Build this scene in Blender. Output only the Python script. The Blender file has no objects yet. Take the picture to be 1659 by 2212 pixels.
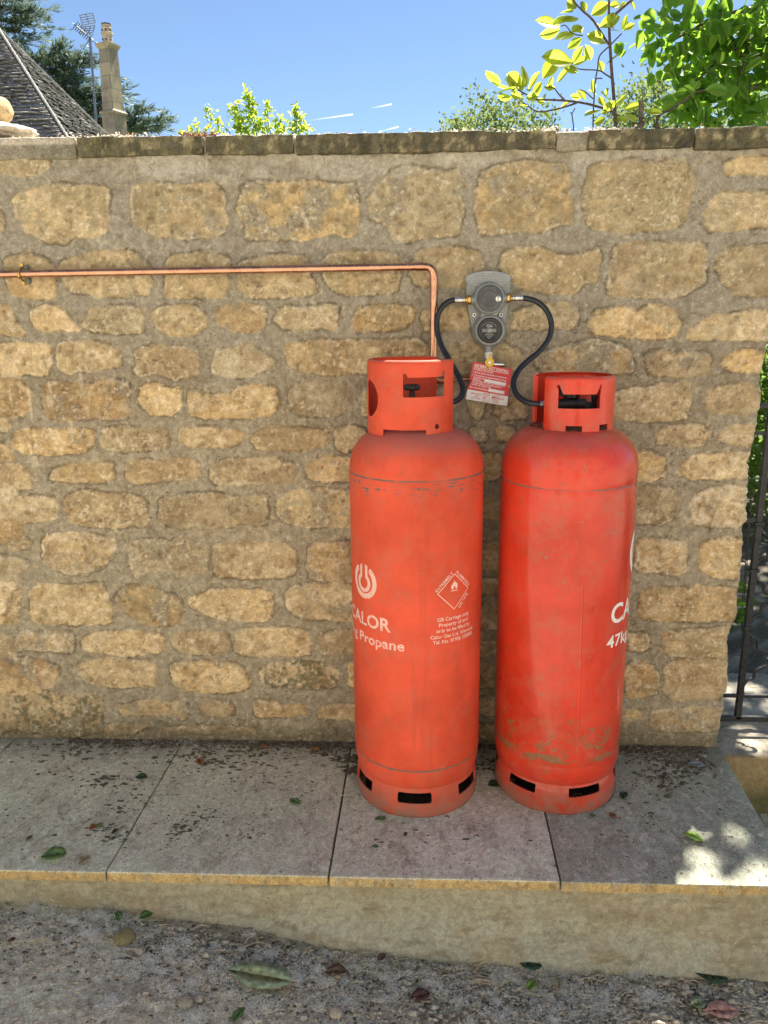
import bpy, bmesh, math, random
import numpy as np
from mathutils import Vector, Matrix

S = bpy.context.scene
COL = S.collection
R = math.radians

# ------------------------------------------------------------------ camera, sky, sun
# survey of the place: x along the wall, y away from the viewer (wall face y=0), z up (ledge top z=0)
CAMP = np.array([0.0, -2.3919, 1.4035]); YAW, PIT, ROL, FPX = -0.04531, 0.24428, -0.0112, 1693.1
PW, PH = 1659.0, 2212.0
_F = np.array([math.sin(YAW)*math.cos(PIT), math.cos(YAW)*math.cos(PIT), -math.sin(PIT)])
_R = np.array([math.cos(YAW), -math.sin(YAW), 0.0]); _U = np.cross(_R, _F)
_c, _s = math.cos(ROL), math.sin(ROL)
_R, _U = _c*_R + _s*_U, -_s*_R + _c*_U
cam = bpy.data.cameras.new('camera'); camo = bpy.data.objects.new('camera', cam); COL.objects.link(camo)
cam.sensor_fit = 'HORIZONTAL'; cam.sensor_width = 36; cam.lens = 36*FPX/PW
cam.clip_start = 0.05; cam.clip_end = 3000
camo.matrix_world = Matrix(((_R[0], _U[0], -_F[0], CAMP[0]), (_R[1], _U[1], -_F[1], CAMP[1]), (_R[2], _U[2], -_F[2], CAMP[2]), (0, 0, 0, 1)))
S.camera = camo

SUN_EL = R(60); SUN_AZ = math.atan2(0.485, 0.874)        # azimuth from +y towards +x
SUN = Vector((math.sin(SUN_AZ)*math.cos(SUN_EL), math.cos(SUN_AZ)*math.cos(SUN_EL), math.sin(SUN_EL)))
w = bpy.data.worlds.new('World'); S.world = w; w.use_nodes = True
nt = w.node_tree; nt.nodes.clear()
sky = nt.nodes.new('ShaderNodeTexSky'); sky.sky_type = 'NISHITA'; sky.sun_disc = False
sky.sun_elevation = SUN_EL; sky.sun_rotation = SUN_AZ; sky.altitude = 100; sky.air_density = 0.85; sky.dust_density = 0.0; sky.ozone_density = 2.6
bg = nt.nodes.new('ShaderNodeBackground'); bg.inputs[1].default_value = 0.05
wo = nt.nodes.new('ShaderNodeOutputWorld'); nt.links.new(sky.outputs[0], bg.inputs[0]); nt.links.new(bg.outputs[0], wo.inputs[0])
sl = bpy.data.lights.new('sun', 'SUN'); sl.energy = 5.0; sl.angle = R(0.5); sl.color = (1.0, 0.93, 0.82)
so = bpy.data.objects.new('sun', sl); COL.objects.link(so); so.rotation_euler = SUN.to_track_quat('Z', 'Y').to_euler(); so.location = (4, 4, 8)
S.view_settings.view_transform = 'Standard'; S.view_settings.look = 'None'; S.view_settings.gamma = 1.0
S.view_settings.exposure = 1.80
S.cycles.max_bounces = 8; S.cycles.diffuse_bounces = 5; S.cycles.transmission_bounces = 6; S.cycles.transparent_max_bounces = 16
S.cycles.sample_clamp_indirect = 6

# ------------------------------------------------------------------ helpers
def at(px, py, Y):
    d = _F + (px - PW/2)/FPX*_R - (py - PH/2)/FPX*_U
    return CAMP + (Y - CAMP[1])/d[1]*d
def atz(px, py, Z):
    d = _F + (px - PW/2)/FPX*_R - (py - PH/2)/FPX*_U
    return CAMP + (Z - CAMP[2])/d[2]*d

def tag(o, label=None, cat=None, group=None, kind=None):
    if label: o['label'] = label
    if cat: o['category'] = cat
    if group: o['group'] = group
    if kind: o['kind'] = kind
    return o
def empty(name, loc=(0, 0, 0), rz=0, label=None, cat=None, group=None):
    o = bpy.data.objects.new(name, None); COL.objects.link(o); o.location = loc; o.rotation_euler = (0, 0, rz); o.empty_display_size = .05
    return tag(o, label, cat, group)
def mesh(name, v, f, mat, parent=None, col=None, smooth=True, matidx=None, loc=None):
    me = bpy.data.meshes.new(name)
    v = np.asarray(v, dtype=np.float32)
    if isinstance(f, np.ndarray):
        n, k = f.shape
        me.vertices.add(len(v)); me.vertices.foreach_set('co', v.ravel())
        me.loops.add(n*k); me.loops.foreach_set('vertex_index', f.astype(np.int32).ravel())
        me.polygons.add(n); me.polygons.foreach_set('loop_start', np.arange(0, n*k, k, dtype=np.int32))
        me.update(calc_edges=True)
    else:
        me.from_pydata([tuple(map(float, p)) for p in v], [], f)
    if smooth: me.polygons.foreach_set('use_smooth', np.ones(len(me.polygons), dtype=bool))
    for m in (mat if isinstance(mat, (list, tuple)) else [mat]): me.materials.append(m)
    if matidx is not None: me.polygons.foreach_set('material_index', np.asarray(matidx, dtype=np.int32))
    if col is not None:
        a = me.color_attributes.new('Col', 'FLOAT_COLOR', 'POINT')
        c = np.ones((len(v), 4), dtype=np.float32); c[:, :3] = col; a.data.foreach_set('color', c.ravel())
    me.validate(); me.update()
    o = bpy.data.objects.new(name, me); COL.objects.link(o)
    if parent is not None: o.parent = parent
    if loc is not None: o.location = loc
    elif parent is not None:               # geometry is given in world coordinates
        q, t = parent, Vector((0, 0, 0))
        while q: t += q.location; q = q.parent
        o.location = -t
    return o
def join_geo(parts):
    V, F, n = [], [], 0
    for v, f in parts:
        V.append(np.asarray(v, float)); F += [tuple(int(i)+n for i in q) for q in f]; n += len(v)
    return np.concatenate(V), F
def box(x0, x1, y0, y1, z0, z1):
    v = [(x, y, z) for x in (x0, x1) for y in (y0, y1) for z in (z0, z1)]
    return v, [(0, 1, 3, 2), (4, 6, 7, 5), (0, 4, 5, 1), (2, 3, 7, 6), (0, 2, 6, 4), (1, 5, 7, 3)]
def lathe(prof, n=48, c=(0, 0), a0=0, a1=360, axis='z', o=0):
    """prof: list of (r, h)"""
    full = abs(a1-a0-360) < 1e-6; m = n if full else n+1
    v, f = [], []
    for i in range(m):
        a = R(a0 + (a1-a0)*i/n)
        for r, h in prof:
            if axis == 'z': v.append((c[0]+r*math.sin(a), c[1]-r*math.cos(a), h+o))
            elif axis == 'y': v.append((c[0]+r*math.sin(a), h+o, c[1]+r*math.cos(a)))
            else: v.append((h+o, c[0]+r*math.sin(a), c[1]+r*math.cos(a)))
    k = len(prof)
    for i in range(n):
        j = (i+1) % m
        for t in range(k-1): f.append((i*k+t, j*k+t, j*k+t+1, i*k+t+1))
    return v, f
def catmull(pts, n=8):
    P = [np.array(p, float) for p in pts]; P = [2*P[0]-P[1]] + P + [2*P[-1]-P[-2]]
    out = []
    for i in range(1, len(P)-2):
        for k in range(n):
            t = k/n
            out.append(.5*((2*P[i]) + (-P[i-1]+P[i+1])*t + (2*P[i-1]-5*P[i]+4*P[i+1]-P[i+2])*t*t + (-P[i-1]+3*P[i]-3*P[i+1]+P[i+2])*t**3))
    out.append(P[-2]); return out
def tube(pts, rad, n=10, cap=True):
    pts = [np.array(p, float) for p in pts]; m = len(pts)
    rad = [rad]*m if not hasattr(rad, '__len__') else rad
    v, f = [], []; up = None
    for i, p in enumerate(pts):
        t = pts[min(i+1, m-1)] - pts[max(i-1, 0)]; t /= np.linalg.norm(t)+1e-12
        if up is None:
            up = np.array([0, 0, 1.]) if abs(t[2]) < .9 else np.array([1., 0, 0])
        a = up - t*np.dot(up, t); a /= np.linalg.norm(a)+1e-12; up = a; b = np.cross(t, a)
        for k in range(n):
            q = 2*math.pi*k/n; v.append(p + rad[i]*(math.cos(q)*a + math.sin(q)*b))
    for i in range(m-1):
        for k in range(n): f.append((i*n+k, i*n+(k+1) % n, (i+1)*n+(k+1) % n, (i+1)*n+k))
    if cap: f.append(tuple(range(n))[::-1]); f.append(tuple((m-1)*n+k for k in range(n)))
    return v, f
def obj(name, geo, mat, parent=None, smooth=True, bevel=0, loc=None, auto=None):
    if isinstance(geo, list): geo = join_geo(geo)
    o = mesh(name, geo[0], geo[1], mat, parent, smooth=smooth, loc=loc)
    bm = bmesh.new(); bm.from_mesh(o.data); bmesh.ops.recalc_face_normals(bm, faces=bm.faces); bm.to_mesh(o.data); bm.free()
    if bevel:
        b = o.modifiers.new('bevel', 'BEVEL'); b.width = bevel; b.segments = 2; b.limit_method = 'ANGLE'; b.angle_limit = R(40)
    if smooth:
        try: o.data.set_sharp_from_angle(angle=R(auto or 38))
        except Exception: pass
    return o

# value noise
def _lat(seed, ix, iy):
    h = (ix.astype(np.int64)*374761393 + iy.astype(np.int64)*668265263 + seed*1442695041) & 0xffffffff
    h = ((h ^ (h >> 13))*1274126177) & 0xffffffff
    return ((h ^ (h >> 16)) & 0xffff)/65535.0
def vnoise(x, y, sc, seed=0):
    x = np.asarray(x)/sc; y = np.asarray(y)/sc; ix = np.floor(x); iy = np.floor(y); fx = x-ix; fy = y-iy
    fx = fx*fx*(3-2*fx); fy = fy*fy*(3-2*fy)
    a = _lat(seed, ix, iy); b = _lat(seed, ix+1, iy); c = _lat(seed, ix, iy+1); d = _lat(seed, ix+1, iy+1)
    return (a*(1-fx)+b*fx)*(1-fy) + (c*(1-fx)+d*fx)*fy
def fbm(x, y, sc, seed=0, oct=4, gain=.5):
    s = 0; a = 1; t = 0
    for i in range(oct):
        s = s + a*vnoise(x, y, sc/2**i, seed+17*i); t += a; a *= gain
    return s/t
def sst(a, b, x):
    t = np.clip((x-a)/(b-a), 0, 1); return t*t*(3-2*t)
def mix(a, b, t):
    return a*(1-t[..., None]) + np.asarray(b)*t[..., None]

# ------------------------------------------------------------------ materials
class NB:
    def __init__(self, name, rough=.8, base=(.5, .5, .5), metal=0, spec=.5):
        self.m = bpy.data.materials.new(name); self.m.use_nodes = True; self.t = self.m.node_tree; self.N = self.t.nodes; self.L = self.t.links
        self.b = self.N['Principled BSDF']; self.set('Roughness', rough); self.set('Base Color', (*base, 1)); self.set('Metallic', metal); self.set('Specular IOR Level', spec)
        self.tc = None
    def set(self, k, v): self.b.inputs[k].default_value = v
    def co(self, kind='Object'):
        if self.tc is None: self.tc = self.N.new('ShaderNodeTexCoord')
        return self.tc.outputs[kind]
    def map(self, scale, loc=(0, 0, 0), rot=(0, 0, 0), src=None):
        n = self.N.new('ShaderNodeMapping'); self.L.new(src or self.co(), n.inputs[0]); n.inputs['Scale'].default_value = scale if hasattr(scale, '__len__') else (scale,)*3
        n.inputs['Location'].default_value = loc; n.inputs['Rotation'].default_value = rot; return n.outputs[0]
    def noise(self, sc, det=4, rough=.55, vec=None, dist=0):
        n = self.N.new('ShaderNodeTexNoise'); n.inputs['Scale'].default_value = sc; n.inputs['Detail'].default_value = det; n.inputs['Roughness'].default_value = rough; n.inputs['Distortion'].default_value = dist
        self.L.new(vec or self.co(), n.inputs['Vector']); return n.outputs['Fac']
    def voro(self, sc, vec=None, feat='F1', out='Distance'):
        n = self.N.new('ShaderNodeTexVoronoi'); n.feature = feat; n.inputs['Scale'].default_value = sc; self.L.new(vec or self.co(), n.inputs['Vector']); return n.outputs[out]
    def ramp(self, src, a, b, lo=0., hi=1.):
        n = self.N.new('ShaderNodeMapRange'); n.interpolation_type = 'SMOOTHSTEP'; n.inputs[1].default_value = a; n.inputs[2].default_value = b; n.inputs[3].default_value = lo; n.inputs[4].default_value = hi
        self.L.new(src, n.inputs[0]); return n.outputs[0]
    def math(self, op, a, b=None):
        n = self.N.new('ShaderNodeMath'); n.operation = op
        for i, v in enumerate((a, b)):
            if v is None: continue
            if isinstance(v, (int, float)): n.inputs[i].default_value = v
            else: self.L.new(v, n.inputs[i])
        return n.outputs[0]
    def mixc(self, fac, a, b, op='MIX'):
        n = self.N.new('ShaderNodeMix'); n.data_type = 'RGBA'; n.blend_type = op; n.clamp_factor = True
        for i, v in ((0, fac), (6, a), (7, b)):
            if isinstance(v, (int, float)): n.inputs[i].default_value = v
            elif isinstance(v, tuple): n.inputs[i].default_value = (*v, 1)
            else: self.L.new(v, n.inputs[i])
        return n.outputs[2]
    def attr(self, name='Col'):
        n = self.N.new('ShaderNodeAttribute'); n.attribute_name = name; return n.outputs['Color']
    def sep(self, vec=None):
        n = self.N.new('ShaderNodeSeparateXYZ'); self.L.new(vec or self.co(), n.inputs[0]); return n.outputs
    def color(self, c): self.L.new(c, self.b.inputs['Base Color']); return self
    def rough(self, r): self.L.new(r, self.b.inputs['Roughness']); return self
    def bump(self, h, st=.4, dist=.01):
        n = self.N.new('ShaderNodeBump'); n.inputs['Strength'].default_value = st; n.inputs['Distance'].default_value = dist
        self.L.new(h, n.inputs['Height']); self.L.new(n.outputs[0], self.b.inputs['Normal']); return self
def simple(name, base, rough=.5, metal=0, var=.15, sc=60, bump=0, bdist=.001, spec=.5):
    n = NB(name, rough, base, metal, spec); f = n.noise(sc, 5)
    d = tuple(c*(1-var*1.6) for c in base); l = tuple(min(1, c*(1+var)) for c in base)
    n.color(n.mixc(n.ramp(f, .3, .7), d, l))
    if bump: n.bump(n.noise(sc*3, 4), bump, bdist)
    return n.m

# stone / mortar surfaces: base albedo is carried by 'Col' (per-vertex), fine grain is added here
def grainy(name, fine=260, amp=.35, bump=.5, dist=.004, rough=.92, tint=(1.5, 1.42, 1.25), pits=.0):
    n = NB(name, rough, spec=.25)
    g1 = n.noise(fine, 5, .6); g2 = n.noise(fine*.18, 7, .72, None, .6)
    dark = n.mixc(1.0, n.attr(), (1-amp*1.15,)*3, 'MULTIPLY'); light = n.mixc(1.0, n.attr(), tuple(1+(t-1)*amp*1.6 for t in tint), 'MULTIPLY')
    c = n.mixc(n.ramp(g1, .33, .69), dark, light)
    c2 = n.mixc(n.ramp(g2, .38, .64), n.mixc(1.0, c, (.84, .81, .77), 'MULTIPLY'), n.mixc(1.0, c, (1.13, 1.13, 1.12), 'MULTIPLY'))
    v = n.voro(fine*.55); pit = n.ramp(v, .0, .22, 1., 0.)
    pm = n.math('MULTIPLY', pit, n.ramp(n.noise(fine*.12, 3), .52, .66))
    c3 = n.mixc(n.math('MULTIPLY', pm, .55), c2, (.10, .08, .05))
    n.color(c3)
    h = n.math('ADD', n.math('MULTIPLY', g1, .3), n.math('MULTIPLY', g2, 1.6)); h = n.math('SUBTRACT', h, n.math('MULTIPLY', pm, .35))
    n.bump(h, bump, dist); return n.m
M = {}
M['wall'] = grainy('rubble_stone_and_mortar', 260, .15, .5, .006)
M['coping'] = grainy('weathered_coping', 200, .25, .8, .006)
M['slab'] = grainy('worn_paving', 330, .30, .6, .003, tint=(1.5, 1.5, 1.45))
M['ground'] = grainy('dirt', 260, .30, .9, .005, tint=(1.5, 1.46, 1.38))

# ================================================================== THE WALL
XE, ZT, ZC = 1.012, 1.895, 1.855          # right end, top, underside of the coping
STONES_A = [  # outlines of the stones on the wall face (survey sheet A: origin 0,265.4, half scale)
 [(0,160),(60,148),(215,158),(212,190),(150,230),(60,228),(0,205),(-60,190),(-60,165)],
 [(60,330),(110,295),(200,268),(330,262),(468,275),(472,400),(468,455),(400,495),(300,497),(285,515),(200,510),(110,470),(65,400)],
 [(580,270),(700,262),(800,270),(920,262),(970,300),(975,470),(900,490),(800,497),(680,485),(590,450),(562,380),(572,335)],
 [(1045,275),(1110,255),(1300,252),(1450,270),(1530,262),(1540,330),(1535,490),(1400,480),(1300,505),(1150,500),(1065,500),(1060,440),(1030,380),(1035,320)],
 [(-80,380),(0,385),(15,420),(10,460),(-80,470)],
 [(20,600),(40,575),(150,560),(215,600),(238,650),(235,755),(130,752),(60,740),(25,690)],
 [(258,600),(340,575),(430,555),(560,548),(640,610),(648,660),(645,735),(420,748),(290,715),(270,670),(255,630)],
 [(720,600),(760,565),(860,555),(950,580),(985,590),(985,660),(990,700),(960,750),(810,755),(710,745),(712,660)],
 [(1030,600),(1110,590),(1150,565),(1220,570),(1330,580),(1330,650),(1360,690),(1355,735),(1200,750),(1060,748),(1025,715)],
 [(1395,600),(1430,565),(1560,560),(1659,560),(1720,575),(1728,640),(1720,720),(1650,735),(1500,745),(1430,710),(1400,660)],
 [(-60,780),(30,795),(60,840),(95,890),(100,915),(0,915),(-60,915)],
 [(140,800),(200,785),(260,800),(340,870),(350,885),(260,890),(180,895),(140,870)],
 [(390,795),(500,795),(615,800),(620,850),(618,905),(500,905),(380,885),(355,865),(385,840)],
 [(650,810),(720,790),(850,795),(890,840),(900,870),(850,915),(740,915),(670,885)],
 [(930,810),(1000,788),(1100,790),(1150,810),(1145,870),(1090,905),(1000,890),(935,870)],
 [(1200,800),(1330,790),(1460,785),(1465,830),(1455,885),(1380,888),(1220,890),(1185,850)],
 [(1540,800),(1600,785),(1700,780),(1785,800),(1790,860),(1720,890),(1600,895),(1545,900),(1530,860)],
 [(-60,960),(100,955),(210,965),(215,1040),(200,1090),(100,1085),(0,1100),(-60,1100)],
 [(245,955),(330,945),(450,950),(520,975),(528,1050),(400,1065),(300,1080),(250,1060)],
 [(575,990),(640,960),(840,975),(855,1010),(848,1090),(780,1102),(680,1085),(585,1090),(590,1030)],
 [(930,980),(1000,975),(1060,960),(1130,985),(1190,1025),(1150,1060),(1080,1095),(960,1095),(915,1070)],
 [(1225,970),(1290,945),(1450,935),(1659,935),(1800,930),(1850,960),(1850,1060),(1600,1085),(1350,1085),(1250,1050)],
 [(-60,1105),(80,1110),(130,1150),(135,1230),(80,1275),(-60,1290)],
 [(190,1130),(260,1120),(390,1130),(500,1105),(560,1130),(565,1230),(530,1275),(380,1275),(230,1280),(180,1230)],
 [(610,1140),(660,1125),(770,1150),(772,1230),(740,1265),(640,1260),(605,1200)],
 [(810,1155),(930,1170),(1000,1175),(1040,1135),(1190,1135),(1205,1200),(1190,1260),(1050,1270),(900,1275),(820,1255),(805,1200)],
 [(1250,1140),(1370,1125),(1490,1120),(1515,1165),(1500,1240),(1450,1270),(1300,1260),(1250,1230)],
 [(1565,1160),(1700,1150),(1700,1270),(1570,1265)]]
STONES_B = [
 [(-72,330),(-40,305),(-5,240),(40,200),(110,185),(220,200),(320,212),(328,268),(290,300),(335,330),(345,390),(325,485),(200,487),(70,512),(30,490),(25,440),(-60,410)],
 [(420,220),(470,180),(600,168),(780,170),(805,200),(805,290),(822,350),(815,430),(740,440),(690,470),(560,470),(430,480),(400,440),(390,350),(405,280)],
 [(890,185),(1000,168),(1080,160),(1150,170),(1250,158),(1325,180),(1335,280),(1310,330),(1300,430),(1200,465),(1050,470),(940,465),(885,440),(862,360),(872,280)],
 [(1465,155),(1600,145),(1740,140),(1740,225),(1570,225),(1470,218)],
 [(1450,298),(1560,300),(1740,305),(1740,440),(1600,450),(1460,470),(1380,460),(1375,400),(1410,340)],
 [(150,548),(240,540),(320,535),(420,560),(425,640),(380,710),(250,712),(130,695),(110,650)],
 [(520,560),(640,530),(740,570),(860,565),(930,530),(940,600),(920,690),(860,690),(820,735),(700,735),(600,710),(500,640)],
 [(1000,530),(1150,518),(1380,525),(1382,600),(1370,690),(1280,745),(1120,752),(975,740),(975,690),(990,600)],
 [(1440,545),(1560,535),(1740,525),(1740,745),(1500,745),(1440,690),(1420,620)],
 [(165,820),(240,795),(350,790),(380,860),(370,895),(200,900),(170,870)],
 [(560,810),(640,790),(760,790),(830,800),(838,850),(810,885),(720,885),(560,890),(555,850)],
 [(885,850),(930,805),(1050,800),(1090,820),(1140,785),(1250,800),(1280,850),(1270,910),(1180,932),(1050,920),(890,905)],
 [(1360,870),(1420,830),(1560,815),(1740,820),(1740,920),(1500,932),(1320,930),(1330,890)],
 [(270,965),(360,955),(420,960),(520,955),(580,980),(590,1060),(560,1090),(330,1090),(280,1040)],
 [(655,1010),(700,985),(800,960),(900,935),(1050,970),(1075,1030),(1070,1075),(950,1082),(870,1085),(700,1080),(655,1050)],
 [(1120,1000),(1160,985),(1300,990),(1398,995),(1390,1085),(1200,1095),(1130,1080)],
 [(1460,1010),(1500,990),(1640,985),(1650,1000),(1640,1070),(1500,1070),(1455,1050)],
 [(477,1200),(530,1190),(610,1195),(613,1273),(520,1278),(470,1250)],
 [(361,1195),(425,1189),(429,1240),(410,1277),(370,1260)],
 [(1000,1170),(1080,1145),(1200,1130),(1320,1120),(1325,1200),(1310,1285),(1200,1290),(1040,1285),(960,1260)],
 [(1400,1155),(1500,1125),(1630,1130),(1640,1240),(1560,1250),(1420,1250),(1390,1200)]]
STONES_C = [
 [(55,30),(80,0),(200,-5),(400,0),(405,60),(340,100),(200,105),(110,100),(60,75)],
 [(440,-10),(600,-12),(720,-5),(725,70),(640,90),(520,90),(440,80)],
 [(780,-5),(900,-15),(1040,0),(1050,40),(1000,70),(850,75),(775,45)],
 [(1100,10),(1180,-15),(1330,-8),(1420,0),(1410,70),(1250,90),(1110,85),(1085,40)],
 [(1450,0),(1520,-20),(1590,0),(1590,80),(1460,90)],
 [(-60,150),(90,140),(130,190),(145,250),(60,260),(-60,255)],
 [(210,210),(240,165),(330,150),(400,135),(495,140),(495,215),(380,225),(220,215)],
 [(555,135),(740,130),(855,130),(855,205),(780,212),(620,225),(550,215)],
 [(910,165),(960,130),(1150,125),(1270,145),(1275,215),(1200,225),(930,232),(905,200)],
 [(1330,150),(1400,115),(1500,120),(1590,120),(1590,220),(1340,215)],
 [(-60,310),(60,295),(230,285),(250,330),(245,385),(120,400),(0,420),(-60,420)],
 [(285,290),(360,262),(520,275),(620,290),(640,350),(640,410),(520,415),(380,412),(300,395),(280,340)],
 [(690,300),(760,285),(880,265),(1010,285),(1150,270),(1160,340),(1150,410),(980,415),(760,425),(690,390)],
 [(1210,290),(1300,265),(1420,260),(1590,255),(1590,410),(1300,415),(1205,380),(1200,330)],
 [(30,470),(100,460),(130,490),(110,515),(50,512)],
 [(-60,560),(70,545),(135,575),(100,605),(-60,610)],
 [(180,480),(210,450),(400,450),(490,470),(500,510),(450,590),(350,630),(230,600),(185,560)],
 [(555,500),(600,480),(780,475),(890,490),(895,620),(800,630),(770,640),(740,600),(640,605),(590,635),(565,590)],
 [(920,500),(1050,485),(1250,495),(1285,540),(1275,620),(1180,640),(940,630),(915,560)],
 [(1340,500),(1400,480),(1590,485),(1590,655),(1340,645),(1330,570)],
 [(-60,665),(60,660),(90,700),(80,800),(60,835),(-60,835)],
 [(135,700),(170,670),(300,668),(440,660),(480,720),(475,835),(300,840),(150,830),(135,780)],
 [(505,710),(560,670),(640,680),(780,720),(790,780),(770,840),(650,840),(570,810),(505,760)],
 [(820,720),(900,700),(1000,690),(1175,700),(1175,790),(1150,820),(990,820),(880,790),(825,760)],
 [(1240,680),(1330,662),(1590,670),(1590,820),(1300,815),(1235,770)],
 [(70,920),(95,870),(180,880),(300,868),(320,890),(315,955),(250,955),(130,945),(80,950)],
 [(360,900),(420,872),(600,870),(710,885),(715,955),(600,972),(480,970),(370,950)],
 [(745,890),(800,865),(930,868),(985,885),(1000,930),(910,968),(800,962),(748,935)],
 [(1020,870),(1100,855),(1330,862),(1342,930),(1330,970),(1100,975),(1020,955)],
 [(1385,890),(1450,865),(1590,855),(1590,965),(1400,965),(1380,930)],
 [(-60,960),(40,975),(200,1000),(255,1030),(230,1110),(120,1120),(0,1120),(-60,1130)],
 [(330,1020),(400,995),(560,990),(670,1010),(668,1100),(560,1110),(420,1105),(370,1080)],
 [(745,1010),(820,1000),(1000,1005),(1060,1030),(1070,1110),(990,1135),(880,1135),(790,1120),(745,1090)],
 [(1130,1030),(1200,1005),(1400,1005),(1465,1050),(1460,1105),(1330,1115),(1180,1100),(1130,1080)],
 [(1510,1010),(1590,1000),(1590,1110),(1520,1110)],
 [(50,1150),(130,1130),(420,1150),(440,1200),(445,1300),(330,1325),(100,1300),(45,1280)],
 [(-60,1140),(20,1160),(40,1300),(-60,1320)],
 [(510,1190),(600,1175),(800,1175),(810,1230),(790,1250),(700,1230),(520,1225)],
 [(860,1185),(910,1175),(1000,1180),(1000,1230),(870,1230)],
 [(1090,1180),(1120,1160),(1220,1195),(1310,1185),(1320,1230),(1200,1240),(1110,1240)],
 [(1385,1200),(1480,1185),(1590,1185),(1590,1250),(1390,1245)],
 [(450,1280),(520,1270),(640,1275),(600,1310),(460,1315)],
 [(700,1290),(900,1280),(1100,1290),(1100,1310),(720,1310)]]
STONES_D = [
 [(1180,20),(1200,-10),(1380,-20),(1410,20),(1380,65),(1180,62)],
 [(1455,10),(1500,-15),(1640,-20),(1625,50),(1560,68),(1450,40)],
 [(1060,100),(1150,95),(1215,120),(1210,190),(1150,215),(1060,215)],
 [(1290,150),(1320,115),(1450,105),(1600,95),(1605,150),(1590,205),(1320,208),(1275,190)],
 [(1050,260),(1150,240),(1250,260),(1285,320),(1250,380),(1180,405),(1050,400)],
 [(1335,290),(1400,255),(1570,245),(1565,330),(1545,410),(1400,415),(1330,400)],
 [(1080,480),(1180,470),(1300,480),(1310,600),(1260,625),(1080,600)],
 [(1370,490),(1450,470),(1555,470),(1545,560),(1535,640),(1440,640),(1375,600)],
 [(1100,700),(1200,680),(1520,680),(1520,820),(1300,828),(1100,810)],
 [(1050,880),(1130,880),(1150,920),(1130,950),(1050,955)],
 [(1210,880),(1300,870),(1500,850),(1500,980),(1350,985),(1220,970)],
 [(1045,1010),(1150,1015),(1185,1060),(1180,1130),(1130,1150),(1045,1150)],
 [(1215,1020),(1260,1000),(1495,1000),(1495,1080),(1480,1155),(1260,1160),(1210,1130)],
 [(1040,1215),(1090,1210),(1110,1240),(1060,1265),(1040,1260)],
 [(1150,1220),(1220,1205),(1480,1195),(1480,1290),(1330,1300),(1170,1295),(1145,1260)],
 [(380,-8),(440,0),(438,48),(380,52)],[(490,-15),(560,-12),(560,40),(492,42)],
 [(400,110),(495,100),(520,150),(495,210),(405,215)],[(430,300),(520,310),(530,375),(425,380)],[(350,340),(400,340),(405,400),(350,400)],
 [(405,490),(520,480),(530,590),(410,600)],[(400,650),(500,640),(510,700),(405,705)],[(400,760),(520,750),(520,850),(405,860)],
 [(400,920),(490,915),(490,970),(400,975)],[(400,1010),(520,1015),(510,1110),(405,1110)],[(400,1155),(500,1150),(500,1225),(410,1225)],[(390,1270),(520,1275),(520,1330),(395,1335)]]
polys = []
for L, ox, oy in ((STONES_A, 0, 265.4), (STONES_B, 829.5, 265.4), (STONES_C, 0, 929), (STONES_D, 829.5, 929)):
    for pl in L: polys.append(np.array([at(ox+x*.5, oy+y*.5, 0)[[0, 2]] for x, y in pl]))
rng = np.random.RandomState(7)
def course(xa, xb, z0, z1, rs):     # the wall goes on beyond the picture: coursed rubble
    x = xa
    while x < xb-.08:
        wd = rs.uniform(.1, .24); x1 = min(x+wd, xb-.012); a = rs.uniform(-.006, .006, 8)
        polys.append(np.array([(x+.012+a[0], z0+a[1]), (x1-.012+a[2], z0+a[3]), (x1-.006, (z0+z1)/2), (x1-.014+a[4], z1+a[5]), (x+.014+a[6], z1+a[7]), (x+.006, (z0+z1)/2)])); x = x1+.02
for z0, z1 in ((.03, .12), (.15, .26), (.29, .38), (.42, .53), (.57, .66), (.70, .80), (.84, .94), (.97, 1.03), (1.07, 1.13), (1.17, 1.26), (1.3, 1.4), (1.44, 1.57), (1.62, 1.8)):
    course(-4.0, -1.262, z0, z1, rng)
DX = .0034
xs = np.concatenate([np.arange(-4.0, -1.45, .02), np.arange(-1.45, XE-.0265, DX), XE-.026+np.array([0, .004, .008, .0115, .0145, .017, .0192, .021, .0225, .0237, .0247, .0254, .026])])
zs = np.concatenate([np.arange(-.35, -.02, .03), np.arange(-.02, ZT+.001, DX)]); zs[-1] = ZT
X, Z = np.meshgrid(xs, zs, indexing='ij')
wx = (fbm(X, Z, .045, 11, 4, .62)-.5)*.022 + (fbm(X, Z, .010, 12, 2)-.5)*.009
wz = (fbm(X, Z, .04, 13, 4, .62)-.5)*.018 + (fbm(X, Z, .010, 14, 2)-.5)*.008
SD = np.full(X.shape, .08); ID = np.full(X.shape, -1)
def chaikin(P, n=1):
    for _ in range(n):
        Q = np.roll(P, -1, 0); P = np.stack([.86*P+.14*Q, .14*P+.86*Q], 1).reshape(-1, 2)
    return P
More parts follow.
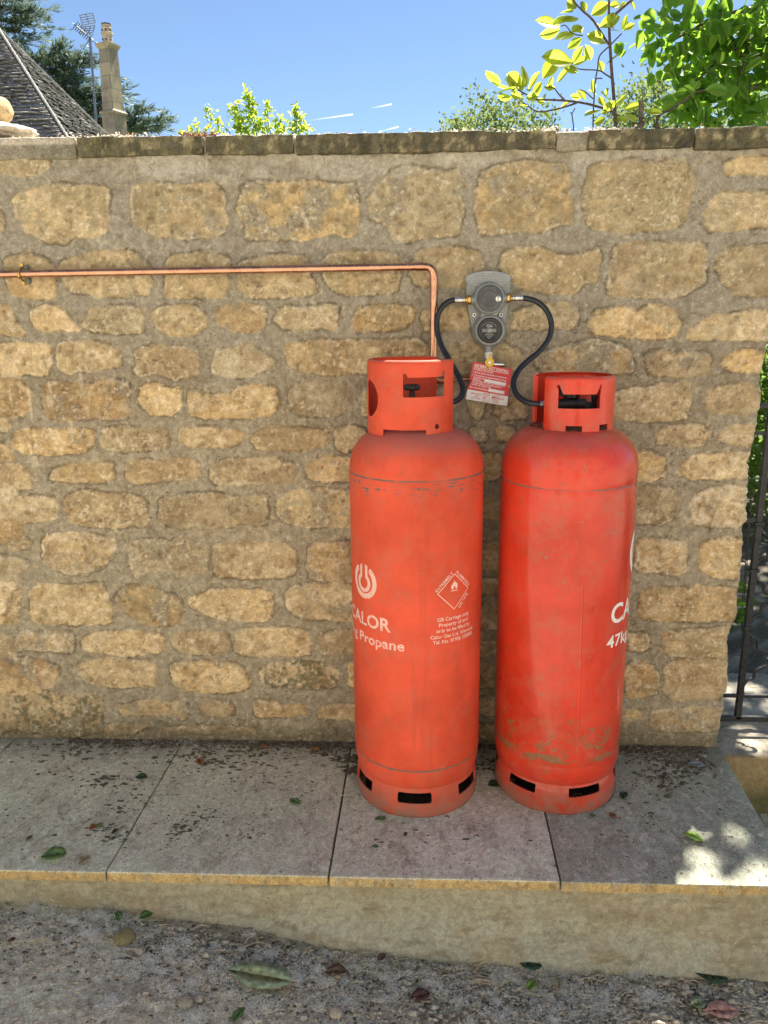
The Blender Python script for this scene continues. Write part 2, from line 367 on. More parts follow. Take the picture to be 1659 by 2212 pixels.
for k, P in enumerate(polys):
    P = chaikin(P, 1); lo = P.min(0)-.05; hi = P.max(0)+.05
    i0, i1 = np.searchsorted(xs, [lo[0], hi[0]]); j0, j1 = np.searchsorted(zs, [lo[1], hi[1]])
    if i1 <= i0 or j1 <= j0: continue
    x = X[i0:i1, j0:j1]+wx[i0:i1, j0:j1]; z = Z[i0:i1, j0:j1]+wz[i0:i1, j0:j1]
    d = np.full(x.shape, 1e9); ins = np.zeros(x.shape, bool)
    for a, b in zip(P, np.roll(P, -1, 0)):
        e = b-a; L2 = (e@e)+1e-12; t = np.clip(((x-a[0])*e[0]+(z-a[1])*e[1])/L2, 0, 1)
        d = np.minimum(d, (x-a[0]-t*e[0])**2+(z-a[1]-t*e[1])**2)
        ins ^= ((a[1] > z) != (b[1] > z)) & (x < (b[0]-a[0])*(z-a[1])/(b[1]-a[1]+1e-12)+a[0])
    sd = np.sqrt(d); sd[ins] *= -1; sd = sd-.0045-.003*rng.rand()
    s = SD[i0:i1, j0:j1]; m = sd < s; s[m] = sd[m]; ID[i0:i1, j0:j1][m] = k
K = len(polys); rk = rng.rand(K+1, 8); KA = len(STONES_A); KB = KA+len(STONES_B); KC = KB+len(STONES_C); KD = KC+len(STONES_D)
fl = np.zeros((K+1, 5))                # per stone: moss, pale crust, red, brown, grey smear
for k, v in {4: (.1, 0, 0, 0, .2), 1: (0, .1, 0, .15, 0), 2: (.0, .0, .0, .25, .6), 3: (.1, 0, 0, .1, .45), 0: (0, 0, 0, 0, 0), KA: (.25, .2, .1, .35, .2), KA+1: (0, 0, 0, .2, .1), KA+2: (.45, .1, 0, 0, 0), KA+7: (0, .5, 0, 0, 0),
             KA+8: (0, .1, .2, .1, 0), KA+14: (.4, .4, 0, 0, .8), KA+15: (.1, 0, 0, .2, .7), 23: (0, .5, .3, .3, .4), 21: (0, 0, 0, .45, 0), KB+16: (0, .9, 0, .1, .1), KB+17: (.25, .6, 0, .4, .3), KB+13: (.5, .2, .1, .1, .3),
             KB+30: (.35, .1, .8, .5, .2), KB+33: (.95, .8, 0, 0, 0), KB+35: (.95, .15, 0, .3, .1), KB+36: (.9, .1, 0, .3, .1), KB+38: (0, 0, 0, 1, 0), KB+22: (.5, .2, 0, .3, .2), KB+24: (.2, .1, 0, .35, .1), KB+12: (.25, .1, 0, .3, 0),
             KB+25: (0, .8, 0, 0, .2), KB+15: (0, .5, 0, 0, .2), KB+19: (.1, .7, 0, .1, .1), KB+37: (.3, .3, 0, 0, .3), KC+5: (0, .7, 0, 0, .1), KC+6: (0, .4, 0, .2, .2), KC+8: (.2, .1, 0, .3, .0), KC+10: (.4, .1, 0, .3, 0), KC+11: (.1, 0, 0, .35, 0), KC+14: (.2, .3, 0, .3, .1)}.items():
    if k < K: fl[k] = v
    if k < KA: pass
def feat(i): return fl[ID, i]
nA = fbm(X, Z, .06, 21, 4); nB = fbm(X, Z, .016, 22, 4, .6); nC = fbm(X, Z, .18, 23, 3); nD = fbm(X, Z, .03, 24, 4, .6); nE = fbm(X, Z, .007, 25, 3, .7)
soft = .0012+.0035*rk[ID, 4]**2
st = sst(0, 1, (-SD)/soft+.35)                                         # 1 on stone
smear = np.maximum(sst(.50, .62, nA+feat(4)*.16-.10)*.8*(feat(4) > .05), sst(.57, .64, fbm(X, Z, .10, 36, 4, .6))*.35*sst(-.020, -.003, SD))
# albedo
ochre = np.array([.60, .43, .205]); buff = np.array([.60, .485, .295]); pale = np.array([.78, .67, .47]); brown = np.array([.35, .235, .125])
t1 = rk[ID, 0]; t2 = rk[ID, 1]
c = ochre*(1-t1[..., None]) + buff*t1[..., None]
c = mix(c, pale, np.clip((t2-.55)*1.1, 0, .5))
c = mix(c, brown, np.clip(sst(.50, .72, nD)*.55+feat(3)*sst(.35, .6, nA)*.75+np.clip(.25-t2, 0, 1)*.6, 0, .9))
c = mix(c, pale, sst(.48, .60, nB)*.45)
c = mix(c, brown*1.15, sst(.56, .66, fbm(X, Z*1.8, .022, 33, 4, .65))*.35)
c = mix(c, (.47, .33, .16), sst(.5, .6, fbm(X, Z*2.5, .07, 34, 3))*.35)
c = mix(c, (.70, .62, .48), np.clip(sst(.44, .62, nB*.5+nE*.5)*feat(1)*.8 + feat(1)*sst(-.03, -.004, SD)*sst(.35, .55, nB)*.8, 0, .9))
c = mix(c, (.42, .20, .10), feat(2)*sst(.45, .6, nA)*.7)
low = sst(.55, .0, Z)
c = mix(c, (.17, .155, .075), np.clip(feat(0)*sst(.42, .58, nB*.6+nA*.4)*.95, 0, .95))
c = mix(c, (.27, .24, .13), .35*sst(1.3, 1.8, Z)*sst(.4, .6, nD))
c = mix(c, (.52, .33, .15), np.clip(rk[ID, 6]-.75, 0, 1)*1.3); c = mix(c, (.42, .385, .29), np.clip(rk[ID, 7]-.72, 0, 1)*2.0)
stain = sst(.50, .62, fbm(X, Z, .07, 37, 5, .62)+(rk[ID, 6]-.5)*.12); c = mix(c, (.30, .215, .115), stain*.5*(rk[ID, 7] > .35)); stain2 = sst(.54, .64, fbm(X, Z, .05, 38, 4, .6)+sst(1.2, 1.6, Z)*.03); c = mix(c, (.27, .25, .165), stain2*(.2+.25*sst(1.2, 1.5, Z)))
c = c*(.80+.36*rk[ID, 2])[..., None]
mo = mix(np.broadcast_to(np.array([.305, .265, .195]), X.shape+(3,)), (.355, .315, .24), sst(.40, .62, nC))
mo = mix(mo, (.26, .22, .15), sst(.5, .66, nA)*.5)
mo = mix(mo, (.46, .43, .36), sst(.52, .62, nA*.5+nB*.5)*.45*sst(.9, .2, Z))
mo = mix(mo, (.345, .31, .228), sst(1.25, .7, Z+(nC-.5)*.5)*.75)
mo = mix(mo, (.335, .315, .255), sst(1.2, 1.5, Z)*.8)
mo = mix(mo, (.52, .44, .30), sst(.52, .62, nB)*.35*sst(1.3, .9, Z)); mo = mix(mo, (.22, .18, .12), sst(.56, .66, fbm(X, Z, .02, 35, 4, .65))*.35)
band = sst(1.79, 1.80, Z+(nA-.5)*.05)*sst(-.85, -.78, X+(nC-.5)*.2)
mo = mix(mo, (.43, .415, .35), band*sst(.36, .50, nC*.6+nA*.4)*.85)
c = mix(c, (.40, .335, .205), (.20+.40*sst(.42, .6, nA))*sst(1.30, 1.5, Z))
c = mix(mo, c, st*(1-smear))
c = mix(c, (.70, .64, .50), .5*sst(.0, .006, -SD)*sst(.014, .006, -SD)*sst(.52, .66, nD)*(rk[ID, 5] > .4))
drip = sst(.74, .82, vnoise(X, Z*.12, .014, 55))*sst(.45, .5, vnoise(X, Z, .3, 56))*sst(1.35, 1.2, Z)*sst(.9, 1.0, Z)*sst(-.6, -.9, X)
c = mix(c, (.66, .58, .42), drip*.6)
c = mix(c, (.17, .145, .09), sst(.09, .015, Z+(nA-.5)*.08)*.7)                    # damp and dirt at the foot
c = mix(c, (.13, .105, .07), .70*np.exp(-((SD-.0005)/.0028)**2)*sst(.40, .56, nA))        # hairline open joints
pit = sst(.66, .76, vnoise(X, Z, .013, 61))*sst(.48, .60, nD)
c = mix(c, (.20, .145, .08), pit*.4*(.35+.65*st))
fleck = sst(.62, .70, fbm(X, Z, .011, 62, 3, .7)); c = mix(c, (.84, .76, .58), fleck*.45*st*sst(.35, .6, nA)); c = mix(c, (.60, .54, .42), fleck*.35*(1-st))
crk = np.abs(fbm(X, Z*1.6, .10, 63, 5, .55)-.5); crk = sst(.006, .0015, crk)*sst(.52, .62, fbm(X, Z, .16, 64, 2)); c = mix(c, (.14, .105, .06), crk*.7)
vein = sst(.012, .003, np.abs(fbm(X+Z*.3, Z, .06, 65, 4, .6)-.52))*sst(.5, .6, nC); c = mix(c, (.80, .70, .50), vein*.35*st)
c = c*(.93+.14*nE)[..., None]
# relief
hs = (.001+.007*rk[ID, 3])
h = hs*sst(0, .007, -SD)*st + (nD-.5)*.008*st + (nB-.5)*.004*st + (nA-.5)*.010*st + (nE-.5)*.0035 - pit*.004 - crk*.003
h += (1-st)*((nA-.5)*.010+(nB-.5)*.0035) - .004*np.exp(-(SD/.003)**2)*sst(.45, .6, nA)
h += (nC-.5)*.012 + smear*.002
xend = np.interp(Z, [0, .12, .2, .32, .40, .42, .55, .66, .8, .95, 1.1, 1.2, 1.3, 1.9], [1.000, 1.004, 1.012, 1.008, 1.000, 1.016, 1.020, 1.010, 1.016, 1.008, 1.022, 1.018, 1.026, 1.045]) + (nD-.5)*.02
Xr = np.where(X > XE-.30, X + (xend-XE)*sst(XE-.30, XE, X), X)
edge = np.clip((X-(XE-.026))/.026, 0, 1); fall = .024*(1-np.sqrt(np.maximum(0, 1-edge**2)))
Y = -h + fall
v = np.stack([Xr, Y, Z], -1).reshape(-1, 3); nx, nz = X.shape
ii = np.arange(nx*nz).reshape(nx, nz)
f = np.stack([ii[:-1, :-1], ii[1:, :-1], ii[1:, 1:], ii[:-1, 1:]], -1).reshape(-1, 4)
cc = c.reshape(-1, 3)
# return face of the wall end, top and back
WT = .36; ny = 40; jj = ii[-1, :]
ev = []; ec = []
for q in range(1, ny+1):
    yy = .024+(WT-.024)*q/ny; n_ = (fbm(np.full(nz, yy), zs, .05, 91, 3)-.5)*.02
    e = v[jj].copy(); e[:, 1] = yy; e[:, 0] += n_; ev.append(e); ec.append(cc[jj]*.98)
base = len(v); v = np.concatenate([v]+ev); cc = np.concatenate([cc]+ec)
E = np.concatenate([jj[None], base+np.arange(ny*nz).reshape(ny, nz)])
f = np.concatenate([f, np.stack([E[:-1, :-1], E[1:, :-1], E[1:, 1:], E[:-1, 1:]], -1).reshape(-1, 4)])
tl = ii[:, -1]; base = len(v); tb = v[tl].copy(); tb[:, 1] = WT; tb[-1] = v[E[-1, -1]]; v = np.concatenate([v, tb]); cc = np.concatenate([cc, cc[tl]])
bk = np.array([[-4, WT, -.35], [1.03, WT, -.35]]); b2 = len(v); v = np.concatenate([v, bk]); cc = np.concatenate([cc, [[.3, .25, .16]]*2])
tbi = base+np.arange(nx)
f = np.concatenate([f, np.stack([tl[:-1], tl[1:], tbi[1:], tbi[:-1]], -1)])
f = np.concatenate([f, np.array([[b2, tbi[0], tbi[-1], b2+1]])])
wall = empty('stone_wall', (-1.5, .18, 0), 0, 'tall coursed rubble wall of honey-coloured stones set in grey-brown mortar', 'wall')
wm = mesh('masonry', v, f, M['wall'], wall, col=cc); wm.location = (1.5, -.18, 0)

# coping stones: thin weathered slabs along the top
def blk(name, x0, x1, y0, y1, z0, z1, mat, parent, colf, amp=.004, step=.006, seed=0, rnd=.006, skew=(0, 0), zslope=0.):
    """a block with noisy faces; skew=(front,back) shifts x0/x1"""
    nx_ = max(2, int((x1-x0)/step)); ny_ = max(2, int((y1-y0)/step)); nz_ = max(2, int((z1-z0)/step))
    V, F, C = [], [], []
    def grid(us, vs, fn):
        U, W = np.meshgrid(us, vs, indexing='ij'); P = fn(U, W); n0 = sum(len(a) for a in V)
        V.append(P.reshape(-1, 3)); a = np.arange(U.size).reshape(U.shape)+n0
        F.append(np.stack([a[:-1, :-1], a[1:, :-1], a[1:, 1:], a[:-1, 1:]], -1).reshape(-1, 4))
    gx = np.linspace(x0, x1, nx_+1); gy = np.linspace(y0, y1, ny_+1); gz = np.linspace(z0, z1, nz_+1)
    o = lambda a: np.full_like(a, 0.)
    grid(gx, gz, lambda a, b: np.stack([a, o(a)+y0, b], -1)); grid(gx, gy, lambda a, b: np.stack([a, b, o(a)+z1], -1))
    grid(gy, gz, lambda a, b: np.stack([o(a)+x1, a, b], -1)); grid(gy, gz, lambda a, b: np.stack([o(a)+x0, a, b], -1)[::-1])
    grid(gx, gy, lambda a, b: np.stack([a, b, o(a)+z0], -1)[::-1]); grid(gx, gz, lambda a, b: np.stack([a, o(a)+y1, b], -1)[::-1])
    P = np.concatenate(V); F = np.concatenate(F)
    cen = np.array([(x0+x1)/2, (y0+y1)/2, (z0+z1)/2]); hf = np.array([(x1-x0)/2, (y1-y0)/2, (z1-z0)/2])
    q = P-cen; inner = np.clip(q, -(hf-rnd), hf-rnd); dd = q-inner; L = np.linalg.norm(dd, axis=1, keepdims=True)
    nrm = dd/np.maximum(L, 1e-9); P2 = cen+inner+nrm*rnd
    no = (fbm(P2[:, 0]+P2[:, 2]*.7, P2[:, 1]*1.3-P2[:, 2], .04, seed, 4, .6)-.5)*2*amp + (fbm(P2[:, 0]-P2[:, 1]*.5, P2[:, 2]*1.1+P2[:, 1], .3, seed+5, 2)-.5)*amp*2
    P2 = P2+nrm*no[:, None]
    C = colf(P, P2)
    if any(skew): P2[:, 0] += skew[0]+(skew[1]-skew[0])*(P[:, 1]-y0)/(y1-y0)
    P2[:, 2] += zslope*(P[:, 0]-x0)
    return mesh(name, P2, F, mat, parent, col=C)
def copcol(seed, moss):
    def fn(P, Q):
        a = fbm(P[:, 0], P[:, 2]*.5+P[:, 1], .06, seed, 4, .6); b = fbm(P[:, 0], P[:, 2]+P[:, 1], .02, seed+3, 4, .6); s_ = vnoise(P[:, 0], P[:, 2]*.15+P[:, 1]*.2, .012, seed+9)
        c = np.tile(np.array([.155, .14, .092]), (len(P), 1))
        c = mix(c, (.075, .072, .055), sst(.42, .6, a)*(1-moss)*.8); c = mix(c, (.17, .17, .06), sst(.4, .6, b)*moss*.9)
        c = mix(c, (.42, .36, .23), sst(.56, .66, b)*.7); c = mix(c, (.05, .052, .035), sst(.55, .66, fbm(P[:, 0], P[:, 2]*.4+P[:, 1], .03, seed+30, 4, .6))*.6); c = mix(c, (.07, .07, .055), sst(.45, .8, s_)*.35)
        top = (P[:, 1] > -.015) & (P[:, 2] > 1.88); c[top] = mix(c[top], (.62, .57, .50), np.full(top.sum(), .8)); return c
    return fn
cz = lambda x: at(0, 0, 0) if False else 0
def zl(x, l=1.8625, r=1.855): return l+(r-l)*(x+1.1)/2.1
for i, (x0, x1, ms, pr) in enumerate(((-1.7, -.975, .3, .002), (-.972, -.607, .75, .012), (-.604, -.348, .5, .012), (-.345, .385, .25, .014), (.470, .760, .2, .010), (.763, 1.10, .45, .010))):
    z0 = 1.857-.0025*i; z1 = 1.912-.0035*i
    if i == 0: continue
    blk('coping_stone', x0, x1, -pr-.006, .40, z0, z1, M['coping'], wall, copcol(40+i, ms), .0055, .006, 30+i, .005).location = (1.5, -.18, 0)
# mortar bed laid over the wall head at the left end and in the gap between two coping stones
def morcol(P, Q):
    a = fbm(P[:, 0], P[:, 2]+P[:, 1], .05, 77, 4, .6); c = np.tile(np.array([.25, .235, .18]), (len(P), 1)); c = mix(c, (.34, .32, .25), sst(.4, .62, a))
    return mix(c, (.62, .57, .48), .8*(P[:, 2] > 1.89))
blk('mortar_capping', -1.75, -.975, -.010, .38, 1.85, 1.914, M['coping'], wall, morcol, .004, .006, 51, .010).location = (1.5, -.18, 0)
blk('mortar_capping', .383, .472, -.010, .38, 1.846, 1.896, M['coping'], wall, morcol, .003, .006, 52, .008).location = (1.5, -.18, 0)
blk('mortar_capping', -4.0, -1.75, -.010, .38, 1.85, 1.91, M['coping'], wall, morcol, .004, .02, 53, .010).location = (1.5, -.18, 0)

# ================================================================== LEDGE OF PAVING SLABS
J = [(-2.0, -2.0), (-1.405, -1.395), (-.818, -.805), (-.233, -.2265), (.3625, .374), (.962, 1.004)]
ledge = empty('stone_ledge', (-.4, -.3, -.03), 0, 'low ledge of grey paving slabs with ochre edges running along the wall foot', 'ledge')
def slabcol(seed, dark):
    def fn(P, Q):
        x, y = P[:, 0], P[:, 1]; a = fbm(x, y, .22, seed, 4); b = fbm(x, y, .05, seed+1, 4, .6); e = fbm(x, y, .012, seed+2, 3, .7)
        c = np.tile(np.array([.65, .69, .555]), (len(P), 1)); c = mix(c, (.545, .57, .45), sst(.40, .58, a)*.75); c = mix(c, (.62, .59, .50), sst(.50, .62, b)*.5); c = mix(c, (.36, .33, .25), sst(.55, .64, fbm(x, y, .09, seed+21, 5, .65))*.4)
        c = mix(c, (.14, .12, .09), sst(.60, .72, b*.45+e*.55)*.6)
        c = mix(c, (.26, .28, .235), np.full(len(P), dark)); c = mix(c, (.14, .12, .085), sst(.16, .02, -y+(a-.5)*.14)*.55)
        c = mix(c, (.52, .50, .45), sst(.56, .64, fbm(x, y, .1, 5, 4, .6))*sst(.46, .12, -y)*sst(-.35, -.7, x)*.9); c = mix(c, (.26, .235, .17), sst(.57, .66, fbm(x, y, .045, seed+40, 5, .7))*sst(.45, .55, fbm(x, y, .25, 6, 2))*.45); c = mix(c, (.66, .63, .55), sst(.60, .68, fbm(x, y, .035, seed+41, 4, .7))*.45)
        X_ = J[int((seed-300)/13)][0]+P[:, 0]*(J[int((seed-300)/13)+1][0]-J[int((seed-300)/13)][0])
        for ux, uy in ((-.006, -.233), (.421, -.206)): c = mix(c, (.035, .03, .022), sst(.176, .160, np.hypot(X_-ux, y-uy))*.95)      # shade inside the hollow foot rings, painted into the slab colour
        c = c*(.85+.3*e)[:, None]
        fr = (y < -.655) & (P[:, 2] < -.003); t = fbm(x, P[:, 2], .06, seed+8, 4)
        of = mix(np.tile(np.array([.52, .38, .175]), (len(P), 1)), (.42, .345, .21), sst(.45, .65, t)); of = mix(of, (.26, .20, .11), sst(.62, .75, fbm(x, P[:, 2], .02, seed+6, 3))*.7)
        c[fr] = of[fr]; return c
    return fn
J = [(-2.0, -2.0), (-1.405, -1.395), (-.818, -.805), (-.233, -.2265), (.3625, .374), (.962, 1.004)]
for i in range(5):
    (a0, a1), (b0, b1) = J[i], J[i+1]
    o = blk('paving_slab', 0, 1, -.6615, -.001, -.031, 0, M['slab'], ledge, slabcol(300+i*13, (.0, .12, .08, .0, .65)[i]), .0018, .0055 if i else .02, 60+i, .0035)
    co = np.zeros(len(o.data.vertices)*3, dtype=np.float32); o.data.vertices.foreach_get('co', co); co = co.reshape(-1, 3)
    o.data.materials[0] = M['slab']
    t = (co[:, 1]+.6615)/.66; L = a0+.0022+(a1-a0)*t; Rr = b0-.0022+(b1-b0)*t; co[:, 0] = L+(Rr-L)*co[:, 0]; co[:, 2] += (0, .0, .001, .0, -.0015)[i]
    o.data.vertices.foreach_set('co', co.ravel()); o.data.update(); o.location = (.4, .3, .03)
# note: block was made 1 m wide and fitted between the joints
xs2 = np.concatenate([np.arange(-2.2, -1.3, .02), np.arange(-1.3, .955, .006)]); zs2 = np.arange(-.42, -.0305, .006)
X, Z = np.meshgrid(xs2, zs2, indexing='ij')
a = fbm(X, Z, .12, 70, 4); b = fbm(X, Z*5, .05, 71, 5, .65); g = fbm(X, Z, .35, 72, 2); e = fbm(X, Z, .01, 73, 3)
gap = np.exp(-((X+.245)/.022)**2)*sst(-.085, -.045, Z) + .8*np.exp(-((X+.42)/.07)**2)*sst(-.075, -.05, Z)*sst(.4, .5, a)
Y = -.628 - (a-.5)*.03 - (b-.5)*.008 - (e-.5)*.004 + gap*.03 - sst(-.08, -.35, Z)*.02
c = mix(np.broadcast_to(np.array([.37, .355, .27]), X.shape+(3,)), (.41, .42, .35), sst(-.10, -.2, Z+(a-.5)*.08)); c = mix(c, (.30, .25, .155), sst(.5, .65, a)*.45); c = mix(c, (.46, .43, .33), sst(.55, .7, b)*.35)
c = mix(c, (.24, .22, .165), sst(.62, .75, b*.5+e*.5)*.6); c = mix(c, (.09, .08, .06), np.clip(gap, 0, 1)*.85); c = mix(c, (.55, .49, .36), sst(.56, .66, fbm(X*.35, Z*5, .02, 74, 4, .6))*.25); c = mix(c, (.20, .17, .11), sst(.62, .70, fbm(X*.7, Z*2, .05, 75, 5, .7))*.45)
ii = np.arange(X.size).reshape(X.shape); v = np.stack([X, Y, Z], -1).reshape(-1, 3); f = np.stack([ii[:-1, :-1], ii[1:, :-1], ii[1:, 1:], ii[:-1, 1:]], -1).reshape(-1, 4)
cc = c.reshape(-1, 3); e1 = ii[-1]; n0 = len(v); ev = v[e1].copy(); ev[:, 1] = -.005; v = np.concatenate([v, ev]); cc = np.concatenate([cc, cc[e1]*1.0]); e2 = n0+np.arange(len(e1))
f = np.concatenate([f, np.stack([e1[:-1], e2[:-1], e2[1:], e1[1:]], -1)])
t1 = ii[:, -1]; n0 = len(v); ev = v[t1].copy(); ev[:, 1] = -.005; v = np.concatenate([v, ev]); cc = np.concatenate([cc, cc[t1]]); t2 = n0+np.arange(len(t1)); f = np.concatenate([f, np.stack([t1[:-1], t1[1:], t2[1:], t2[:-1]], -1)])
mesh('mortar_riser', v, f, M['wall'], ledge, col=cc).location = (.4, .3, .03)

# ================================================================== GROUND
def gz(x, y):
    f_ = np.interp(x, [-3, -1.136, -.881, -.629, -.38, -.13, .416, .734, 3], [-.10, -.129, -.141, -.168, -.213, -.258, -.294, -.307, -.33])
    f_ = f_ + .045*np.clip(-.63-y, 0, .8) + np.where(x > .85, .08*sst(-.6, -.05, y), 0)
    return f_*(1-sst(.05, .3, y)) + (-.06)*sst(.05, .3, y)
gx = np.concatenate([[-700, -200, -60, -25, -12, -7, -5, -3.5, -2.6, -2], np.arange(-1.7, -1.25, .05), np.arange(-1.25, 1.2, .0055), np.arange(1.25, 3.2, .05), [3.4, 3.8, 4.5, 6, 9, 15, 30, 80, 250, 700]])
gy = np.concatenate([[-700, -200, -60, -25, -12, -8, -5, -3.5, -2.6, -2, -1.6, -1.3, -1.15], np.arange(-1.05, -.60, .0055), np.arange(-.59, 0, .03), np.arange(0, .4, .03), np.arange(.42, 3.0, .05), [3.2, 3.5, 4, 5, 7, 10, 15, 30, 80, 250, 900]])
X, Y = np.meshgrid(gx, gy, indexing='ij')
a = fbm(X, Y, .12, 80, 4); b = fbm(X, Y, .03, 81, 4, .65); e = fbm(X, Y, .009, 82, 3, .7); big = fbm(X, Y, 1.3, 83, 3)
near = (np.abs(X) < 1.3) & (Y > -1.1) & (Y < .3)
Z = gz(X, Y) + np.where(near, (a-.5)*.034+(b-.5)*.016+(e-.5)*.006, (a-.5)*.02) + np.where(Y > .4, (big-.5)*.1, 0)
Z = Z - np.where(Y > 14, np.clip(Y-14, 0, 60)*.02, 0)
c = mix(np.broadcast_to(np.array([.67, .67, .54]), X.shape+(3,)), (.56, .54, .43), sst(.42, .62, a)); c = mix(c, (.64, .59, .49), sst(.50, .64, b)*.5); c = mix(c, (.20, .165, .115), sst(.56, .66, b*.4+e*.6)*.6)
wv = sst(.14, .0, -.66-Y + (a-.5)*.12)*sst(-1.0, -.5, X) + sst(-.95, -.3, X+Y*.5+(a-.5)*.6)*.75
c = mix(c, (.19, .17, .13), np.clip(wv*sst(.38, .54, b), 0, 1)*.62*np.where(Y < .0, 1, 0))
c = np.where((Y > .35)[..., None], mix(mix(np.broadcast_to(np.array([.10, .085, .062]), X.shape+(3,)), (.24, .22, .18), sst(.5, .62, b)), (.08, .12, .03), sst(4.2, 5.2, Y+(a-.5)*2)), c)
c = np.where((Y < -1.4)[..., None], np.array([.44, .41, .36]), c)
ii = np.arange(X.size).reshape(X.shape)
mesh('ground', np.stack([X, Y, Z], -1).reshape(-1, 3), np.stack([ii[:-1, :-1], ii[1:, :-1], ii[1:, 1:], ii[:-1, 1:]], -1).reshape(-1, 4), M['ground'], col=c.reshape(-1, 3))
bpy.data.objects['ground']['kind'] = 'structure'

# stone step in the gateway
def stepcol(P, Q):
    a = fbm(P[:, 0], P[:, 1]+P[:, 2], .09, 95, 4); b = fbm(P[:, 0], P[:, 1]+P[:, 2]*2, .03, 96, 4, .6)
    c = mix(np.tile(np.array([.40, .37, .31]), (len(P), 1)), (.27, .25, .21), sst(.45, .6, a)); c = mix(c, (.16, .14, .10), sst(.62, .7, b)*.7)
    fr = P[:, 1] < -.005; t = mix(np.tile(np.array([.36, .28, .15]), (len(P), 1)), (.15, .15, .07), sst(-.10, -.2, P[:, 2]+(a-.5)*.12)); c[fr] = t[fr]; return c
tag(blk('stone_step', 1.006, 2.6, -.02, .62, -.30, -.026, M['wall'], None, stepcol, .007, .012, 97, .012), 'worn stone step filling the gateway under the black gate', 'step')

# ================================================================== GAS CYLINDERS
def red_paint(name, base, rough, dust, chips, coat, seed, rust=0):
    n = NB(name, rough); P = n.map(1, (seed*3.1, seed*1.7, 0)); z = n.sep()[2]
    big = n.noise(5, 4, .6, P); med = n.noise(38, 5, .65, P)
    dk = tuple(c*.80 for c in base); lt = tuple(min(1, c*1.10+.012) for c in base)
    c = n.mixc(n.ramp(big, .3, .7), dk, lt); c = n.mixc(n.math('MULTIPLY', n.ramp(med, .45, .75), .30), c, tuple(min(1, b*1.05+.03) for b in base))
    # long faint vertical stains
    stn = n.noise(1, 4, .6, n.map((30, 30, 2.2), (seed, 0, 0))); c = n.mixc(n.math('MULTIPLY', n.ramp(stn, .55, .75), .35), c, tuple(b*.55+.02 for b in base))
    # scuffs (pale) and chips (bare grey primer)
    sc = n.noise(1, 5, .7, n.map((26, 26, 90), (0, seed, 0), (.35, .2, .4)), 1.2); c = n.mixc(n.math('MULTIPLY', n.ramp(sc, .66, .74), .45), c, (.80, .34, .22))
    sc2 = n.noise(1, 4, .6, n.map((60, 60, 7), (seed, 3, 0), (0, .25, 0)), .6); c = n.mixc(n.math('MULTIPLY', n.ramp(sc2, .68, .74), .4), c, (.40, .10, .05))
    c = n.mixc(n.math('MULTIPLY', n.ramp(n.noise(14, 6, .7, P), .46, .70), .42), c, (.46, .13, .08))
    def bandm(z0, wd):
        d = n.math('ABSOLUTE', n.math('SUBTRACT', z, z0)); return n.ramp(d, 0, wd, 1, 0)
    bm = n.math('MAXIMUM', bandm(.970, .05), n.math('MULTIPLY', bandm(.150, .05), .75))
    ch = n.noise(1, 5, .72, n.map((34, 34, 110), (seed*2, 0, 1)), .5)
    th = n.math('ADD', ch, n.math('MULTIPLY', bm, .135)); cm = n.ramp(th, .745-chips, .765-chips)
    sp = n.math('MULTIPLY', n.ramp(n.noise(190, 3, .6, P), .66, .70), n.ramp(n.noise(7, 3, .6, P), .50, .62)); cm = n.math('MAXIMUM', cm, n.math('MULTIPLY', sp, .8)); wn = n.noise(1, 4, .65, n.map((14, 14, 40), (seed, 0, 0)))
    for z0 in ((.992, .1555) if not rust else (.962,)): cm = n.math('MAXIMUM', cm, n.math('MULTIPLY', bandm(z0-.001, .0045 if not rust else .003), n.ramp(wn, .36, .50)))
    c = n.mixc(cm, c, (.13, .125, .105))
    if rust:
        rb = n.math('MULTIPLY', n.ramp(z, .12, .19), n.ramp(z, .34, .20)); rn = n.noise(30, 8, .78, n.map((1, 1, 1.3), (.3, 0, 0)))
        low_ = n.ramp(n.noise(9, 3, .6, P), .40, .60, .35, 1.); m_ = n.math('ADD', rn, n.math('MULTIPLY', n.math('ADD', n.math('MULTIPLY', rb, .6), n.math('MULTIPLY', bandm(.178, .022), 1.1)), n.math('MULTIPLY', low_, .17)))
        c = n.mixc(n.math('MULTIPLY', n.ramp(m_, .565, .70), .85), c, (.20, .12, .05))
        c = n.mixc(n.math('MULTIPLY', n.ramp(n.noise(140, 4, .7), .48, .60), n.math('MULTIPLY', n.ramp(m_, .56, .68), .8)), c, (.27, .19, .10))
    # dust settled on the shoulder and the foot
    g = n.N.new('ShaderNodeNewGeometry'); nz = n.sep(g.outputs['Normal'])[2]
    dm = n.math('MULTIPLY', n.ramp(nz, .25, .95), n.math('ADD', n.math('MULTIPLY', n.noise(9, 5, .6, P), .9), .25)); dm = n.math('MULTIPLY', dm, dust)
    c = n.mixc(dm, c, (.36, .235, .20))
    ft = n.math('MULTIPLY', n.ramp(z, .12, .0), n.ramp(n.noise(16, 5, .65, P), .28, .58)); c = n.mixc(n.math('MULTIPLY', ft, .85), c, (.27, .17, .12))
    n.color(c); n.rough(n.math('ADD', n.math('MULTIPLY', n.math('MAXIMUM', dm, cm), .4), n.ramp(big, .3, .7, rough-.06, rough+.08)))
    n.set('Specular IOR Level', .24); n.set('Coat Weight', coat); n.set('Coat Roughness', .12)
    h = n.math('SUBTRACT', n.math('MULTIPLY', n.noise(110, 3, .5, P), .12), n.math('MULTIPLY', cm, .5)); n.bump(h, .35, .0012); return n.m
M['redL'] = red_paint('faded_orange_red_paint', (.68, .076, .028), .50, .55, .050, .0, 1)
M['redR'] = red_paint('glossy_red_paint', (.64, .040, .012), .32, .30, .0, .38, 5, 1)
